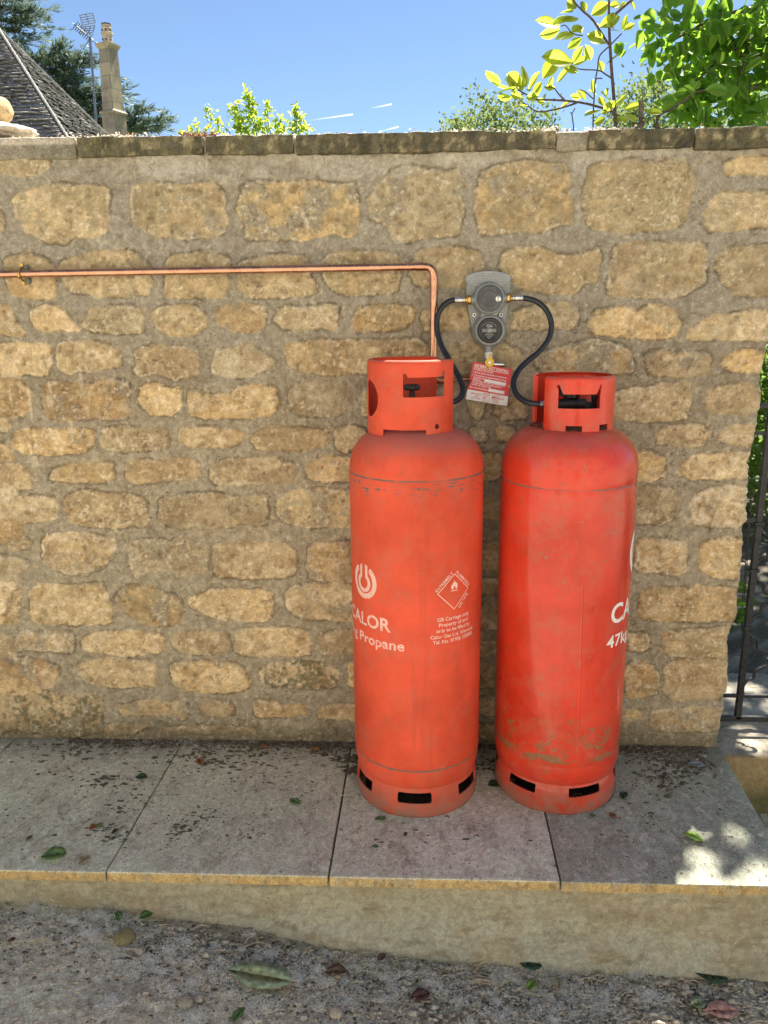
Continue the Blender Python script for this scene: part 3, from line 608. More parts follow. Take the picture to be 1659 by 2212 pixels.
def lettering(name, white, fade, redc, thr):
    n = NB(name, .55); f = n.noise(150, 5, .75); g = n.noise(26, 4, .6); k = n.math('ADD', n.math('MULTIPLY', f, .6), n.math('MULTIPLY', g, .4))
    n.color(n.mixc(n.ramp(k, thr, thr+.06, 0, fade), white, redc)); return n.m
M['letL'] = lettering('faded_white_lettering', (.80, .50, .42), .9, (.80, .11, .06), .525)
M['letS'] = lettering('small_white_lettering', (.82, .56, .49), .8, (.80, .11, .06), .55)
M['letR'] = lettering('white_lettering', (.80, .74, .66), .6, (.72, .2, .12), .66)
M['black'] = simple('black_plastic', (.018, .019, .021), .45, 0, .3, 90, .3, .0005)
M['blackm'] = simple('dusty_black_valve', (.03, .03, .032), .55, .2, .4, 60, .5, .001)
M['rubber'] = simple('black_rubber_hose', (.014, .016, .022), .42, 0, .3, 200, .35, .0004)
M['brass'] = simple('brass', (.62, .40, .13), .32, 1, .2, 90)
M['zinc'] = simple('zinc_plated_steel', (.62, .62, .60), .3, 1, .2, 90)
M['copper'] = None
n = NB('copper_pipe', .26, (.8, .42, .26), 1); f1 = n.noise(22, 5, .6); f2 = n.noise(1, 4, .6, n.map((8, 40, 40)))
cc_ = n.mixc(n.ramp(f1, .35, .65), (.50, .26, .165), (.64, .36, .235)); cc_ = n.mixc(n.math('MULTIPLY', n.ramp(f2, .58, .72), .55), cc_, (.38, .20, .12)); n.color(cc_)
n.rough(n.ramp(f1, .3, .7, .20, .36)); M['copper'] = n.m
M['dullcopper'] = simple('tarnished_copper', (.33, .16, .10), .42, .9, .35, 60)
M['grey'] = simple('grey_painted_casting', (.235, .25, .25), .42, .1, .10, 200, .25, .0003)
M['greyl'] = simple('pale_grey_label', (.33, .345, .34), .45, 0, .08, 200)
M['ink'] = simple('dark_ink', (.10, .105, .11), .6); M['inkw'] = simple('pale_print', (.55, .55, .54), .6)
M['dial'] = simple('smoky_dial', (.055, .06, .066), .16, 0, .15, 40); M['dial2'] = simple('dark_dial_disc', (.075, .078, .084), .28)
M['yellow'] = simple('yellow_plastic', (.74, .47, .03), .38, 0, .15, 120)
M['tape'] = simple('white_sealing_tape', (.70, .70, .66), .6, 0, .15, 300, .4, .001)
M['tagred'] = simple('red_card', (.60, .035, .045), .38, 0, .06, 30); M['tagwhite'] = simple('white_card', (.74, .74, .76), .4, 0, .04, 30); M['tagink'] = simple('red_print', (.62, .10, .10), .5)
M['soil'] = simple('dark_debris', (.07, .055, .04), .95, 0, .5, 200, .6, .003)

def text_mesh(s, size, bold=.0, align='CENTER', spacing=1.0, sub=0):
    cu = bpy.data.curves.new('t', 'FONT'); cu.body = s; cu.size = size; cu.align_x = align; cu.offset = bold*size; cu.space_character = spacing; cu.resolution_u = 4; cu.space_line = 1.0
    o = bpy.data.objects.new('t', cu); COL.objects.link(o); dg = bpy.context.evaluated_depsgraph_get(); me = bpy.data.meshes.new_from_object(o.evaluated_get(dg))
    bpy.data.objects.remove(o); bpy.data.curves.remove(cu)
    bm = bmesh.new(); bm.from_mesh(me); bmesh.ops.triangulate(bm, faces=bm.faces)
    if sub: cut(bm, sub)
    v = np.array([p.co[:] for p in bm.verts]).reshape(-1, 3); bm.verts.index_update(); f = [tuple(q.index for q in fc.verts) for fc in bm.faces]
    bm.free(); bpy.data.meshes.remove(me); return v, f
def cut(bm, step):
    xs_ = [p.co.x for p in bm.verts]
    if not xs_: return
    a = min(xs_)
    while a < max(xs_):
        bmesh.ops.bisect_plane(bm, geom=bm.verts[:]+bm.edges[:]+bm.faces[:], plane_co=(a, 0, 0), plane_no=(1, 0, 0)); a += step
def poly_mesh(loops, sub=.006):
    """flat faces from 2-D outlines, sliced so that they can be bent round a cylinder"""
    bm = bmesh.new()
    for lp in loops: bm.faces.new([bm.verts.new((x, y, 0)) for x, y in lp])
    bmesh.ops.triangulate(bm, faces=bm.faces); cut(bm, sub); bm.verts.index_update()
    v = np.array([p.co[:] for p in bm.verts]); f = [tuple(q.index for q in fc.verts) for fc in bm.faces]; bm.free(); return v, f
def fitx(g, x0, x1, z0, cap=None):
    """scale text to run x0..x1 with its baseline on z0"""
    v, f = g; v = v.copy(); a, b = v[:, 0].min(), v[:, 0].max(); v[:, 0] = x0+(v[:, 0]-a)*(x1-x0)/(b-a)
    v[:, 1] = z0+v[:, 1]*(cap if cap else (x1-x0)/(b-a)); return v, f
CR = .1875
def wrap(name, g, th, mat, parent, r=CR+.0006, rot=0, piv=None):
    """g: 2-D geometry (arc length, height above the ledge); th: bearing in degrees of arc length 0"""
    v, f = g; a = R(th)+v[:, 0]/CR
    return mesh(name, np.stack([r*np.sin(a), -r*np.cos(a), v[:, 1]], -1), f, mat, parent, smooth=False, loc=(0, 0, 0))
def ring(r0, r1, a0, a1, n=40, c=(0, 0)):
    L = []
    for i in range(n):
        p, q = R(a0+(a1-a0)*i/n), R(a0+(a1-a0)*(i+1)/n)
        L.append([(c[0]+r0*math.sin(p), c[1]+r0*math.cos(p)), (c[0]+r1*math.sin(p), c[1]+r1*math.cos(p)), (c[0]+r1*math.sin(q), c[1]+r1*math.cos(q)), (c[0]+r0*math.sin(q), c[1]+r0*math.cos(q))])
    return L
def logo(k, cz_):
    L = ring(.035*k, .050*k, 33, 327, 44, (0, cz_))
    # inner keyhole: ring with two upright legs
    L += ring(.0165*k, .0275*k, 25, 335, 36, (0, cz_-.004*k))
    for s_ in (-1, 1): L.append([(s_*.007*k, cz_+.012*k), (s_*.0165*k, cz_+.017*k), (s_*.0165*k, cz_+.047*k), (s_*.0062*k, cz_+.050*k)])
    return poly_mesh(L)
def sheet(name, th0, th1, prof, holes, mat, parent, nth=None, thick=.0032, loc=(0, 0, 0)):
    """curved steel strip: prof = [(r,z)...] dense; holes(theta, z) -> bool mask of what is cut away"""
    nth = nth or int(abs(th1-th0)/.55); T = np.linspace(th0, th1, nth+1); pr = np.array(prof)
    dr = np.gradient(pr[:, 0]); dz = np.gradient(pr[:, 1]); ln = np.hypot(dr, dz); nr, nzv = -dz/ln, dr/ln      # inward normal
    k = len(pr); V = []
    for off in (0, thick):
        rr = pr[:, 0]+nr*off; zz = pr[:, 1]+nzv*off
        V.append(np.stack([np.outer(np.sin(np.radians(T)), rr), -np.outer(np.cos(np.radians(T)), rr), np.tile(zz, (nth+1, 1))], -1).reshape(-1, 3))
    n0 = (nth+1)*k; a = np.arange(n0).reshape(nth+1, k)
    Tc = (T[:-1]+T[1:])/2; Zc = (pr[:-1, 1]+pr[1:, 1])/2; keep = ~holes(*np.meshgrid(Tc, Zc, indexing='ij'))
    q = np.stack([a[:-1, :-1], a[1:, :-1], a[1:, 1:], a[:-1, 1:]], -1)[keep]; F = [q, q[:, ::-1]+n0]
    kp = np.pad(keep, 1)
    for di, dj, e in ((0, -1, (0, 1)), (0, 1, (2, 3)), (-1, 0, (3, 0)), (1, 0, (1, 2))):
        nb = kp[1+di:kp.shape[0]-1+di, 1+dj:kp.shape[1]-1+dj]; m = keep & ~nb
        full = np.stack([a[:-1, :-1], a[1:, :-1], a[1:, 1:], a[:-1, 1:]], -1)[m]; p0, p1 = full[:, e[0]], full[:, e[1]]
        F.append(np.stack([p1, p0, p0+n0, p1+n0], -1))
    F = np.concatenate(F); o = mesh(name, np.concatenate(V), F, mat, parent, loc=loc)
    try: o.data.set_sharp_from_angle(angle=R(40))
    except Exception: pass
    return o
def dens(P, st=.0018):
    out = [P[0]]
    for a, b in zip(P[:-1], P[1:]):
        L = math.hypot(b[0]-a[0], b[1]-a[1]); m = max(1, int(L/st))
        for i in range(1, m+1): out.append((a[0]+(b[0]-a[0])*i/m, a[1]+(b[1]-a[1])*i/m))
    return out
def cyl_body(weld):
    pr = [(.0, 1.1135), (.05, 1.1125), (.09, 1.108), (.118, 1.1005), (.138, 1.090), (.155, 1.077), (.168, 1.062), (.1775, 1.044), (.1835, 1.024), (.1868, 1.004), (.1873, weld+.004), (.1868, weld+.0022), (.1862, weld), (.1868, weld-.0022), (.1875, weld-.004)]
    for z in np.linspace(weld-.02, .18, 24): pr.append((.1875, float(z)))
    pr += [(.1873, .159), (.1864, .1555), (.1871, .152), (.186, .130), (.182, .110), (.176, .094), (.166, .080), (.15, .066), (.12, .05), (.06, .035), (0, .032)]
    v, f = lathe(pr, 128); v = np.array(v); k = fbm(np.arctan2(v[:, 0], v[:, 1])*.19, v[:, 2], .12, 9, 3)-.5; m = (v[:, 2] > .2) & (v[:, 2] < .95); v[m, 0] *= 1+k[m]*.004; v[m, 1] *= 1+k[m]*.004; return v, f
def foot(name, starts, mat, parent, zs_):
    pr = dens([(.1700, .092), (.1712, .087), (.1740, .081), (.1768, .073), (.1785, .062), (.1792, .048), (.1792, .020), (.1780, .008), (.1745, .001), (.169, -.0)])
    def holes(T, Z):
        m = np.zeros(T.shape, bool)
        for s0, s1 in starts:
            c0 = (s0+s1)/2; hw = (s1-s0)/2; d = np.abs((T-c0+180) % 360-180); u = hw-d; hz = (zs_[1]-zs_[0])/2; cz_ = (zs_[0]+zs_[1])/2
            m |= (d < hw-np.clip((np.abs(Z-cz_)-hz*.5)/hz, 0, 1)**2*3.5) & (np.abs(Z-cz_) < hz)
        return m
    return sheet(name, 0, 360, pr, holes, mat, parent, 720, .0035)
def inpoly(T, Z, P):
    ins = np.zeros(T.shape, bool); P = list(P)
    for (x1, y1), (x2, y2) in zip(P, P[1:]+P[:1]): ins ^= ((y1 > Z) != (y2 > Z)) & (T < (x2-x1)*(Z-y1)/(y2-y1+1e-12)+x1)
    return ins

# --- left cylinder
cl = empty('gas_cylinder', (-.006, -.233, 0), 0, 'faded orange-red gas cylinder with chipped paint and white lettering, left of the pair', 'gas cylinder', 'red gas cylinders standing on the ledge')
obj('body', cyl_body(.992), M['redL'], cl, loc=(0, 0, 0), auto=50)
foot('foot_ring', [(-76+i*60-.5+(-1 if i else 0), -46+i*60) for i in range(6)], M['redL'], cl, (.048, .079))
RIM = lambda r, zb, zt: dens([(r, zb), (r, zt-.010), (r-.0012, zt-.005), (r-.004, zt-.0015), (r-.008, zt), (r-.011, zt-.001)], .0015)
def holesL(T, Z):
    Tn = T
    m = inpoly(Tn, Z, [(-9.6, 1.203), (-8, 1.1995), (46, 1.199), (48.2, 1.203), (48.4, 1.262), (46.5, 1.266), (44, 1.262), (43.2, 1.2525), (41, 1.2505), (-3, 1.2505), (-4.4, 1.253), (-5.2, 1.259), (-8, 1.2612), (-9.6, 1.259)])
    m |= ((Tn+68)/21.5)**2+((Z-1.1915)/.0485)**2 < 1
    m |= ((Tn-35.3)*.002086)**2+(Z-1.121)**2 < .0075**2
    return m | ((Tn > -38.6) & (Tn < 19.5) & (Z < 1.1135))
cL = sheet('collar', -217, 71, RIM(.1195, 1.096, 1.2935), holesL, M['redL'], cl, 560, .003, (-.014, 0, 0))
def valve(parent, x, y, z, wheel_z, name='valve'):
    g = [lathe([(0, z), (.020, z), (.022, z+.008), (.016, z+.016), (.015, z+.050), (.019, z+.055), (.019, z+.070), (.010, z+.076), (.006, wheel_z), (0, wheel_z)], 20, (x, y)),
         tube([(x, y, z+.05), (x+.035, y, z+.052), (x+.055, y, z+.052)], .0125, 12)]
    vb = obj(name, g, M['blackm'], parent, loc=(0, 0, 0))
    pr = [(0, wheel_z+.012), (.016, wheel_z+.012), (.0215, wheel_z+.009), (.0225, wheel_z), (.018, wheel_z-.004), (0, wheel_z-.004)]
    v, f = lathe(pr, 36, (x, y)); v = np.array(v); a = np.arctan2(v[:, 0]-x, v[:, 1]-y); rr = 1+.05*np.sign(np.sin(a*12)); v[:, 0] = x+(v[:, 0]-x)*rr; v[:, 1] = y+(v[:, 1]-y)*rr
    hw = obj('handwheel', (v, f), M['black'], vb, loc=(0, 0, 0)); return vb
valve(cl, -.012, .0, 1.108, 1.212)
g = text_mesh('CALOR', .05, .022, 'LEFT', 1.02, .005); wrap('maker_lettering', fitx(g, -.093, .093, .572, 1.04), -50, M['letL'], cl)
wrap('maker_emblem', logo(1.0, .700), -50, M['letL'], cl)
g = text_mesh('47kg Propane', .0405, .022, 'LEFT', 1.05, .005); wrap('contents_lettering', fitx(g, -.131, .131, .521, 1.0), -50, M['letL'], cl)
# hazard diamond
D = .0515; C0 = .6835; t_ = .0021; L = []
for (ax, az), (bx, bz) in zip([(0, D), (D, 0), (0, -D), (-D, 0)], [(D, 0), (0, -D), (-D, 0), (0, D)]):
    k_ = 1-t_*1.4/D; L.append([(ax, C0+az), (bx, C0+bz), (bx*k_, C0+bz*k_), (ax*k_, C0+az*k_)])
fl_ = [(0, .036), (.0025, .029), (.0045, .031), (.0065, .025), (.0095, .027), (.0105, .019), (.0095, .013), (.006, .0095), (.0035, .0105), (.0045, .014), (.002, .019), (.0005, .016), (-.001, .0195), (-.003, .0145), (-.003, .0105), (-.006, .0095), (-.0095, .0125), (-.0105, .018), (-.0085, .0245), (-.0065, .022), (-.005, .029), (-.003, .027)]
L.append([(x, C0+z-.003) for x, z in fl_]); L.append([(-.0105, C0+.002), (.0105, C0+.002), (.0105, C0+.0042), (-.0105, C0+.0042)])
wrap('hazard_diamond', poly_mesh(L), 33, M['letS'], cl)
def rot_text(s, size, cx, cz_, ang, spacing=1.0):
    v, f = text_mesh(s, size, .012, 'CENTER', spacing, .006); v = v.copy(); a = R(ang); x, y = v[:, 0].copy(), v[:, 1]-size*.33; v[:, 0] = cx+x*math.cos(a)-y*math.sin(a); v[:, 1] = cz_+x*math.sin(a)+y*math.cos(a); return v, f
q = D/2+.0052
for s_, x_, z_, an in (('EXTREMELY', -q, q, 45), ('FLAMMABLE', q, q, -45), ('UN 1978', q+.001, -q-.001, 45)): wrap('hazard_lettering', rot_text(s_, .0118, x_, C0+z_, an, 1.12 if s_ != 'UN 1978' else 1.05), 33, M['letS'], cl)
for s_, a0, a1, z_ in (('GB Carriage only', 17.5, 50, .6045), ('Property of and', 19, 48.6, .5885), ('only to be filled by', 16.6, 51.6, .5725), ('Calor Gas Ltd. Warwick', 11.8, 56.5, .5555), ('Tel. No. 01926 330088', 13.8, 55, .5400)):
    g = text_mesh(s_, .0150, .012, 'LEFT', 1.0, .005); wrap('small_lettering', fitx(g, R(a0-33)*CR, R(a1-33)*CR, z_, .98), 33, M['letS'], cl)

# --- right cylinder
cr_ = empty('gas_cylinder', (.421, -.206, 0), 0, 'glossier deep-red gas cylinder with a vertical weld seam and mossy foot, right of the pair', 'gas cylinder', 'red gas cylinders standing on the ledge')
obj('body', cyl_body(.962), M['redR'], cr_, loc=(0, 0, 0), auto=50)
zz_ = np.linspace(.20, .945, 60); sv, sf = [], []
for i, z in enumerate(zz_):
    th = R(4+4.3*(.9-z)/.7)
    for j, (dt, dr) in enumerate(((-.020, -.0006), (-.008, .0004), (0, .0011), (.008, .0004), (.020, -.0006))): sv.append(((CR+dr)*math.sin(th+dt), -(CR+dr)*math.cos(th+dt), z))
for i in range(59):
    for j in range(4): sf.append((i*5+j, i*5+j+1, i*5+j+6, i*5+j+5))
obj('weld_seam', (sv, sf), M['redR'], cr_, loc=(0, 0, 0), auto=80)
foot('foot_ring', [(-57+i*60, -27.5+i*60+(3 if i else 0)) for i in range(6)], M['redR'], cr_, (.058, .083))
def holesR(T, Z):
    m = inpoly(T, Z, [(-31.5, 1.163), (27.8, 1.163), (28, 1.200), (29.2, 1.222), (28.3, 1.2265), (26.6, 1.224), (25.5, 1.216), (21.5, 1.2015), (-24.6, 1.2005), (-28.5, 1.216), (-29.5, 1.2235), (-32.5, 1.2255), (-34.3, 1.222), (-33.5, 1.217), (-31.7, 1.213)])
    return m | ((T > -19.4) & (T < 2.8) & (Z < 1.1175)) | ((T > 29) & (T < 46) & (Z < 1.1195) & (Z > 1.103))
sheet('collar', -54, 252, RIM(.110, 1.094, 1.2455), holesR, M['redR'], cr_, 560, .003, (.004, 0, 0))
# folded end of the collar strip
a_ = R(252); ex, ey = .004+.110*math.sin(a_), -.110*math.cos(a_); obj('collar_flange', [box(ex-.001, ex+.0125, ey-.0005, ey+.0025, 1.110, 1.239)], M['redR'], cr_, loc=(0, 0, 0), bevel=.001)
vb = valve(cr_, -.004, -.01, 1.108, 1.185)
obj('outlet_pipe', [tube([(-.075, -.02, 1.163), (-.02, -.02, 1.168), (.03, -.02, 1.168), (.034, -.02, 1.168)], .0135, 14), lathe([(0, 1.19), (.0155, 1.19), (.017, 1.20), (.0155, 1.224), (0, 1.225)], 18, (-.022, -.015)), tube([(.066, .02, 1.12), (.066, .02, 1.176)], .007, 10), lathe([(0, 1.176), (.0085, 1.174), (.0085, 1.186), (0, 1.188)], 12, (.066, .02))], M['blackm'], cr_, loc=(0, 0, 0))
k = 1.46
g = text_mesh('CALOR', .05, .022, 'LEFT', 1.02, .005); wrap('maker_lettering', fitx(g, 0, .272, .580, 1.58), 33.6, M['letR'], cr_)
wrap('maker_emblem', logo(k, .765), 80, M['letR'], cr_)
g = text_mesh('47kg Propane', .0405, .022, 'LEFT', 1.05, .005); wrap('contents_lettering', fitx(g, 0, .335, .5105, 1.2), 30.4, M['letR'], cr_)
# debris caught on the shoulders, under the collar
def crumbs(name, centres, mat, parent=None, seed=0, size=(.002, .006)):
    rs = np.random.RandomState(seed); parts = []
    for p in centres:
        s_ = rs.uniform(*size); v = (rs.rand(6, 3)-.5)*2*s_*np.array([1.2, 1, .6])+p; parts.append((v, [(0, 1, 2), (0, 2, 3), (0, 3, 4), (1, 2, 5), (2, 3, 5), (3, 4, 5), (0, 4, 1), (4, 5, 1)]))
    return obj(name, parts, mat, parent, smooth=False)
rs = np.random.RandomState(4); cs = []
for _ in range(260):
    th = R(rs.choice([rs.uniform(-18, 2), rs.uniform(29, 48), rs.uniform(-110, -52)], p=[.4, .3, .3])); r_ = rs.uniform(.085, .113); cs.append((.425+r_*math.sin(th), -.206-r_*math.cos(th), 1.104+rs.uniform(0, .009)))
tag(crumbs('leaf_litter', cs, M['soil'], None, 5, (.0015, .0045)), 'dark dry debris caught under the collar of the right-hand cylinder', 'debris', kind='stuff')

# ================================================================== CHANGEOVER REGULATOR, HOSES, VALVE, TAG, PIPE
def z4(x, y, Y): return at(896+.2*x, 544+.2*y, Y)
rg = empty('gas_regulator', tuple(z4(795, 1060, 0)), 0, 'grey two-dial changeover gas regulator screwed to the stone wall', 'regulator')
def plate(name, pts, y0, y1, mat, parent, bevel=.004, n=6, taper=1.0):
    P = catmull([tuple(z4(x, y, y1)) for x, y in pts+[pts[0]]], n)[:-1]; P = np.array(P); c0 = P.mean(0); k_ = len(P)
    F_ = P.copy(); F_[:, [0, 2]] = c0[[0, 2]]+(P[:, [0, 2]]-c0[[0, 2]])*taper; F_[:, 1] = y1; B_ = P.copy(); B_[:, 1] = y0
    v = np.concatenate([F_, B_]); f = [tuple(range(k_))]+[(i, (i+1) % k_, k_+(i+1) % k_, k_+i) for i in range(k_)]
    return obj(name, (v, f), mat, parent, bevel=bevel, auto=50)
plate('back_plate', [(556, 268), (600, 238), (700, 220), (800, 215), (900, 219), (990, 240), (1040, 275), (1042, 400), (1020, 560), (995, 740), (955, 880), (905, 970), (850, 1050), (800, 1070), (745, 1050), (690, 970), (625, 880), (592, 740), (560, 560), (548, 400)], .005, -.026, M['grey'], rg, .005, 5, .965)
def disc(name, cx, cy, prof, mat, parent, n=56, ell=1.0):
    p = z4(cx, cy, -.04); v, f = lathe([(r*.00028, -h) for r, h in prof], n, axis='y'); v = np.array(v); v[:, 2] *= ell; v += np.array([p[0], 0, p[2]]); return obj(name, (v, f), mat, parent, auto=45)
pl = disc('label_panel', 797, 292, [(0, .0295), (222, .0295), (232, .0285), (238, .024)], M['greyl'], rg, ell=.34)
def ptext(name, s, size, cx, cy, Y, mat, parent, bold=.0, ang=0, n_=None):
    v, f = text_mesh(s, size, bold); p = z4(cx, cy, Y); a = R(ang); v = v.copy(); x, z = v[:, 0].copy(), v[:, 1]-size*.3
    return mesh(name, np.stack([p[0]+x*math.cos(a)-z*math.sin(a), np.full(len(x), Y), p[2]+x*math.sin(a)+z*math.cos(a)], -1), f, mat, parent, smooth=False)
for i, (wd, yy) in enumerate(((10, 232), (22, 250), (26, 268), (34, 286), (36, 304), (34, 322), (26, 340))):
    rs = random.Random(i); words = ' '.join(''.join(rs.choice('nueocrmai') for _ in range(rs.randint(2, 6))) for _ in range(20))[:wd*2]
    # fine print is only a few tenths of a millimetre high: rows of dashes
    p = z4(797, yy, -.0299); L = []; x = -wd*.0019
    while x < wd*.0019: l_ = rs.uniform(.002, .006); L.append(box(p[0]+x, p[0]+x+l_, -.0299, -.0297, p[2]-.0005, p[2]+.0005)); x += l_+.0012
    obj('fine_print', L, M['ink'], pl, smooth=False)
hu = disc('dial_housing', 802, 505, [(0, .060), (138, .060), (146, .0605), (152, .058), (157, .050), (168, .030), (176, .024)], M['grey'], rg)
fc = disc('dial_face', 802, 505, [(0, .0618), (128, .0618), (137, .0605), (138, .058)], M['dial'], hu)
disc('centre_disc', 802, 508, [(0, .0632), (78, .0632), (82, .0618)], M['dial2'], fc); wi = disc('indicator_window', 893, 508, [(0, .0634), (26, .0634), (31, .0622)], M['zinc'], fc)
p = z4(893, 508, -.0642)
obj('indicator_strip', [box(p[0]+.0006, p[0]+.003, -.0643, -.0636, p[2]-.0065, p[2]+.0065)], M['black'], wi, smooth=False)
lo = disc('dial_housing', 808, 850, [(0, .054), (130, .054), (140, .0545), (150, .053), (160, .046), (175, .030), (182, .024)], M['grey'], rg)
cap_ = disc('adjuster_cap', 806, 848, [(0, .0600), (92, .0600), (97, .0612), (120, .0612), (128, .0585), (131, .052)], M['black'], lo)
disc('centre_screw', 802, 850, [(0, .0622), (16, .0622), (19, .0602)], M['greyl'], cap_)
for s_, sz, cy in (('CLESSE', .0062, 803), ('COMPACT', .0030, 823), ('MADE IN UK', .0026, 785), ('BS EN 16129', .0028, 878), ('PROPANE 37 mbar', .0030, 893), ('MAX INLET 7 bar', .0024, 908), ('CAPACITY', .0030, 921), ('TEST', .0026, 936)): ptext('dial_print', s_, sz, 804, cy, -.0604, M['inkw'], cap_, .01)
for sx in (-1, 1):
    L = []
    for i in range(4): p = z4(804+sx*46, 836+i*9, -.0604); L.append(box(p[0]-.008, p[0]+.008, -.0604, -.0602, p[2]-.0004, p[2]+.0004))
    obj('dial_print', L, M['inkw'], cap_, smooth=False)
L = [(v, f) for v, f in [tube([z4(804+89*math.sin(R(a)), 850-89*math.cos(R(a)), -.0603) for a in range(-60, 61, 6)], .0004, 4)]]; obj('dial_print', L, M['inkw'], cap_)
plate('neck', [(700, 600), (905, 600), (890, 690), (905, 770), (700, 770), (715, 690)], -.02, -.046, M['grey'], rg, .006, 4)
for cx in (645, 933):
    sc_ = disc('screw', cx, 682, [(0, .0325), (20, .0325), (25, .031), (26, .024)], M['zinc'], rg, 24); p = z4(cx, 682, -.0328)
    v, f = lathe([(0, 0), (.0034, 0)], 6, axis='y'); v = np.array(v)+np.array([p[0], -.0329, p[2]]); obj('socket', (v, f), M['black'], sc_, smooth=False)
p0, p1 = z4(796, 985, -.034), z4(796, 1085, -.034)
g = [lathe([(.0125, p0[2]+.004), (.0125, p1[2]+.012), (.0108, p1[2]+.011), (.0108, p1[2])], 24, (p0[0], -.034))]
obj('outlet_stub', g, M['grey'], rg)
def hexn(x0, x1, y, z, r_, n_=6): return lathe([(0, x0), (r_*.86, x0), (r_, x0+.0015), (r_, x1-.0015), (r_*.86, x1), (0, x1)], n_, (y, z), axis='x')
for sd, xx in ((-1, (652, 608, 545, 520, 432)), (1, (945, 990, 1050, 1075, 1168))):
    py = 520 if sd < 0 else 500; P = [z4(x, py, -.045) for x in xx]; zc = float(np.mean([p[2] for p in P])); X5 = [p[0] for p in P]; lohi = lambda a, b: (min(a, b), max(a, b))
    obj('side_port', [hexn(*lohi(X5[0], X5[1]), -.045, zc, .0125, 24)], M['grey'], rg)
    obj('union_nut', [hexn(*lohi(X5[1], X5[1]+(X5[2]-X5[1])*.62), -.045, zc, .0135), hexn(*lohi(X5[1]+(X5[2]-X5[1])*.62, X5[2]), -.045, zc, .0105, 24)], M['brass'], rg, auto=20)
    obj('hose_ferrule', [hexn(*lohi(X5[2], X5[3]), -.045, zc, .0085, 24), hexn(*lohi(X5[3], X5[4]), -.045, zc, .0092, 24)], M['zinc'], rg)
def hose(pts, label, grp='rubber hoses between regulator and cylinders'):
    P = catmull([tuple(z4(x, y, Y)) for x, y, Y in pts], 10); o = obj('gas_hose', tube(P, .0079, 14), M['rubber']); return tag(o, label, 'hose', grp), P
hl, P = hose([(432, 522, -.045), (400, 526, -.046), (345, 550, -.050), (285, 612, -.055), (247, 690, -.060), (236, 790, -.066), (250, 900, -.075), (290, 1020, -.09), (350, 1130, -.11), (415, 1240, -.13), (475, 1350, -.15), (515, 1450, -.17), (517, 1530, -.19), (478, 1590, -.21), (420, 1615, -.225), (330, 1622, -.233), (200, 1622, -.233)], 'black hose curving down from the regulator\'s left port into the left cylinder collar')
hr_, P = hose([(1168, 500, -.045), (1230, 508, -.047), (1320, 540, -.052), (1400, 605, -.058), (1452, 690, -.065), (1475, 790, -.072), (1462, 900, -.080), (1410, 1000, -.090), (1330, 1090, -.10), (1230, 1170, -.115), (1140, 1255, -.13), (1085, 1340, -.15), (1065, 1430, -.17), (1088, 1520, -.185), (1150, 1590, -.20), (1240, 1630, -.215), (1360, 1645, -.225)], 'black hose looping from the regulator\'s right port down to the right cylinder')
a, b = z4(1355, 1645, -.225), z4(1450, 1645, -.226); obj('hose_end', [hexn(a[0], b[0], a[1], a[2], .0088, 24)], M['zinc'], hr_)
# shut-off valve below the regulator
vv = empty('shut_off_valve', tuple(z4(798, 1185, -.034)), 0, 'yellow-handled gas shut-off valve under the regulator, wrapped in white tape', 'valve')
pz = lambda y: float(z4(798, y, -.034)[2]); px_ = float(z4(796, 1185, -.034)[0])
obj('taped_thread', [lathe([(.0108, pz(1080)), (.0122, pz(1095)), (.0113, pz(1110)), (.0120, pz(1128)), (.0100, pz(1140))], 20, (px_, -.034))], M['tape'], vv)
obj('valve_body', [lathe([(.011, pz(1125)), (.0125, pz(1130)), (.0125, pz(1160)), (.0145, pz(1185)), (.0125, pz(1215)), (.0125, pz(1240)), (0, pz(1241))], 24, (px_, -.034)), tube([(px_, -.034, pz(1215)), (px_+.045, -.034, pz(1222))], .0085, 16)], M['zinc'], vv)
v, f = lathe([(0, -.074), (.0085, -.074), (.0128, -.073), (.0135, -.068), (.011, -.064), (.005, -.060), (.005, -.04)], 28, (px_, pz(1187)), axis='y'); a = z4(800, 1096, -.05)[2]; b = z4(800, 1278, -.05)[2]
hd = obj('handle', [(v, f), box(px_-.0030, px_+.0030, -.073, -.0685, pz(1187), float(a)), box(px_-.0026, px_+.0026, -.073, -.0685, float(b), pz(1187))], M['yellow'], vv, bevel=.0008)
v, f = lathe([(0, -.0765), (.0045, -.0765), (.0060, -.0745), (.0062, -.0735)], 6, (px_, pz(1187)), axis='y'); obj('handle_nut', (v, f), M['zinc'], hd, smooth=False)
# warning tag: local frame on its own tilted plane
TG = [at(1022, 781, -.062), at(1106, 798, -.056), at(1095, 877, -.052), at(1006, 862, -.058)]
tg = empty('warning_tag', tuple((TG[0]+TG[1])/2), 0, 'tilted red and white gas emergency control card hanging below the yellow valve', 'sign')
def tp(u, v_, off=0.):
    p = TG[0]*(1-u)*(1-v_)+TG[1]*u*(1-v_)+TG[2]*u*v_+TG[3]*(1-u)*v_; return p+np.array([0, -off, 0])
def tquad(u0, v0, u1, v1, off): return [tp(u0, v0, off), tp(u1, v0, off), tp(u1, v1, off), tp(u0, v1, off)], [(0, 1, 2, 3)]
def tslab(u0, v0, u1, v1, o0, o1):
    v = [tp(u, w_, o) for o in (o0, o1) for u, w_ in ((u0, v0), (u1, v0), (u1, v1), (u0, v1))]; return v, [(3, 2, 1, 0), (4, 5, 6, 7), (0, 1, 5, 4), (1, 2, 6, 5), (2, 3, 7, 6), (3, 0, 4, 7)]
obj('red_panel', [tslab(0, 0, 1, .735, 0, .0012)], M['tagred'], tg, smooth=False); obj('white_panel', [tslab(0, .735, 1, 1, 0, .0012)], M['tagwhite'], tg, smooth=False)
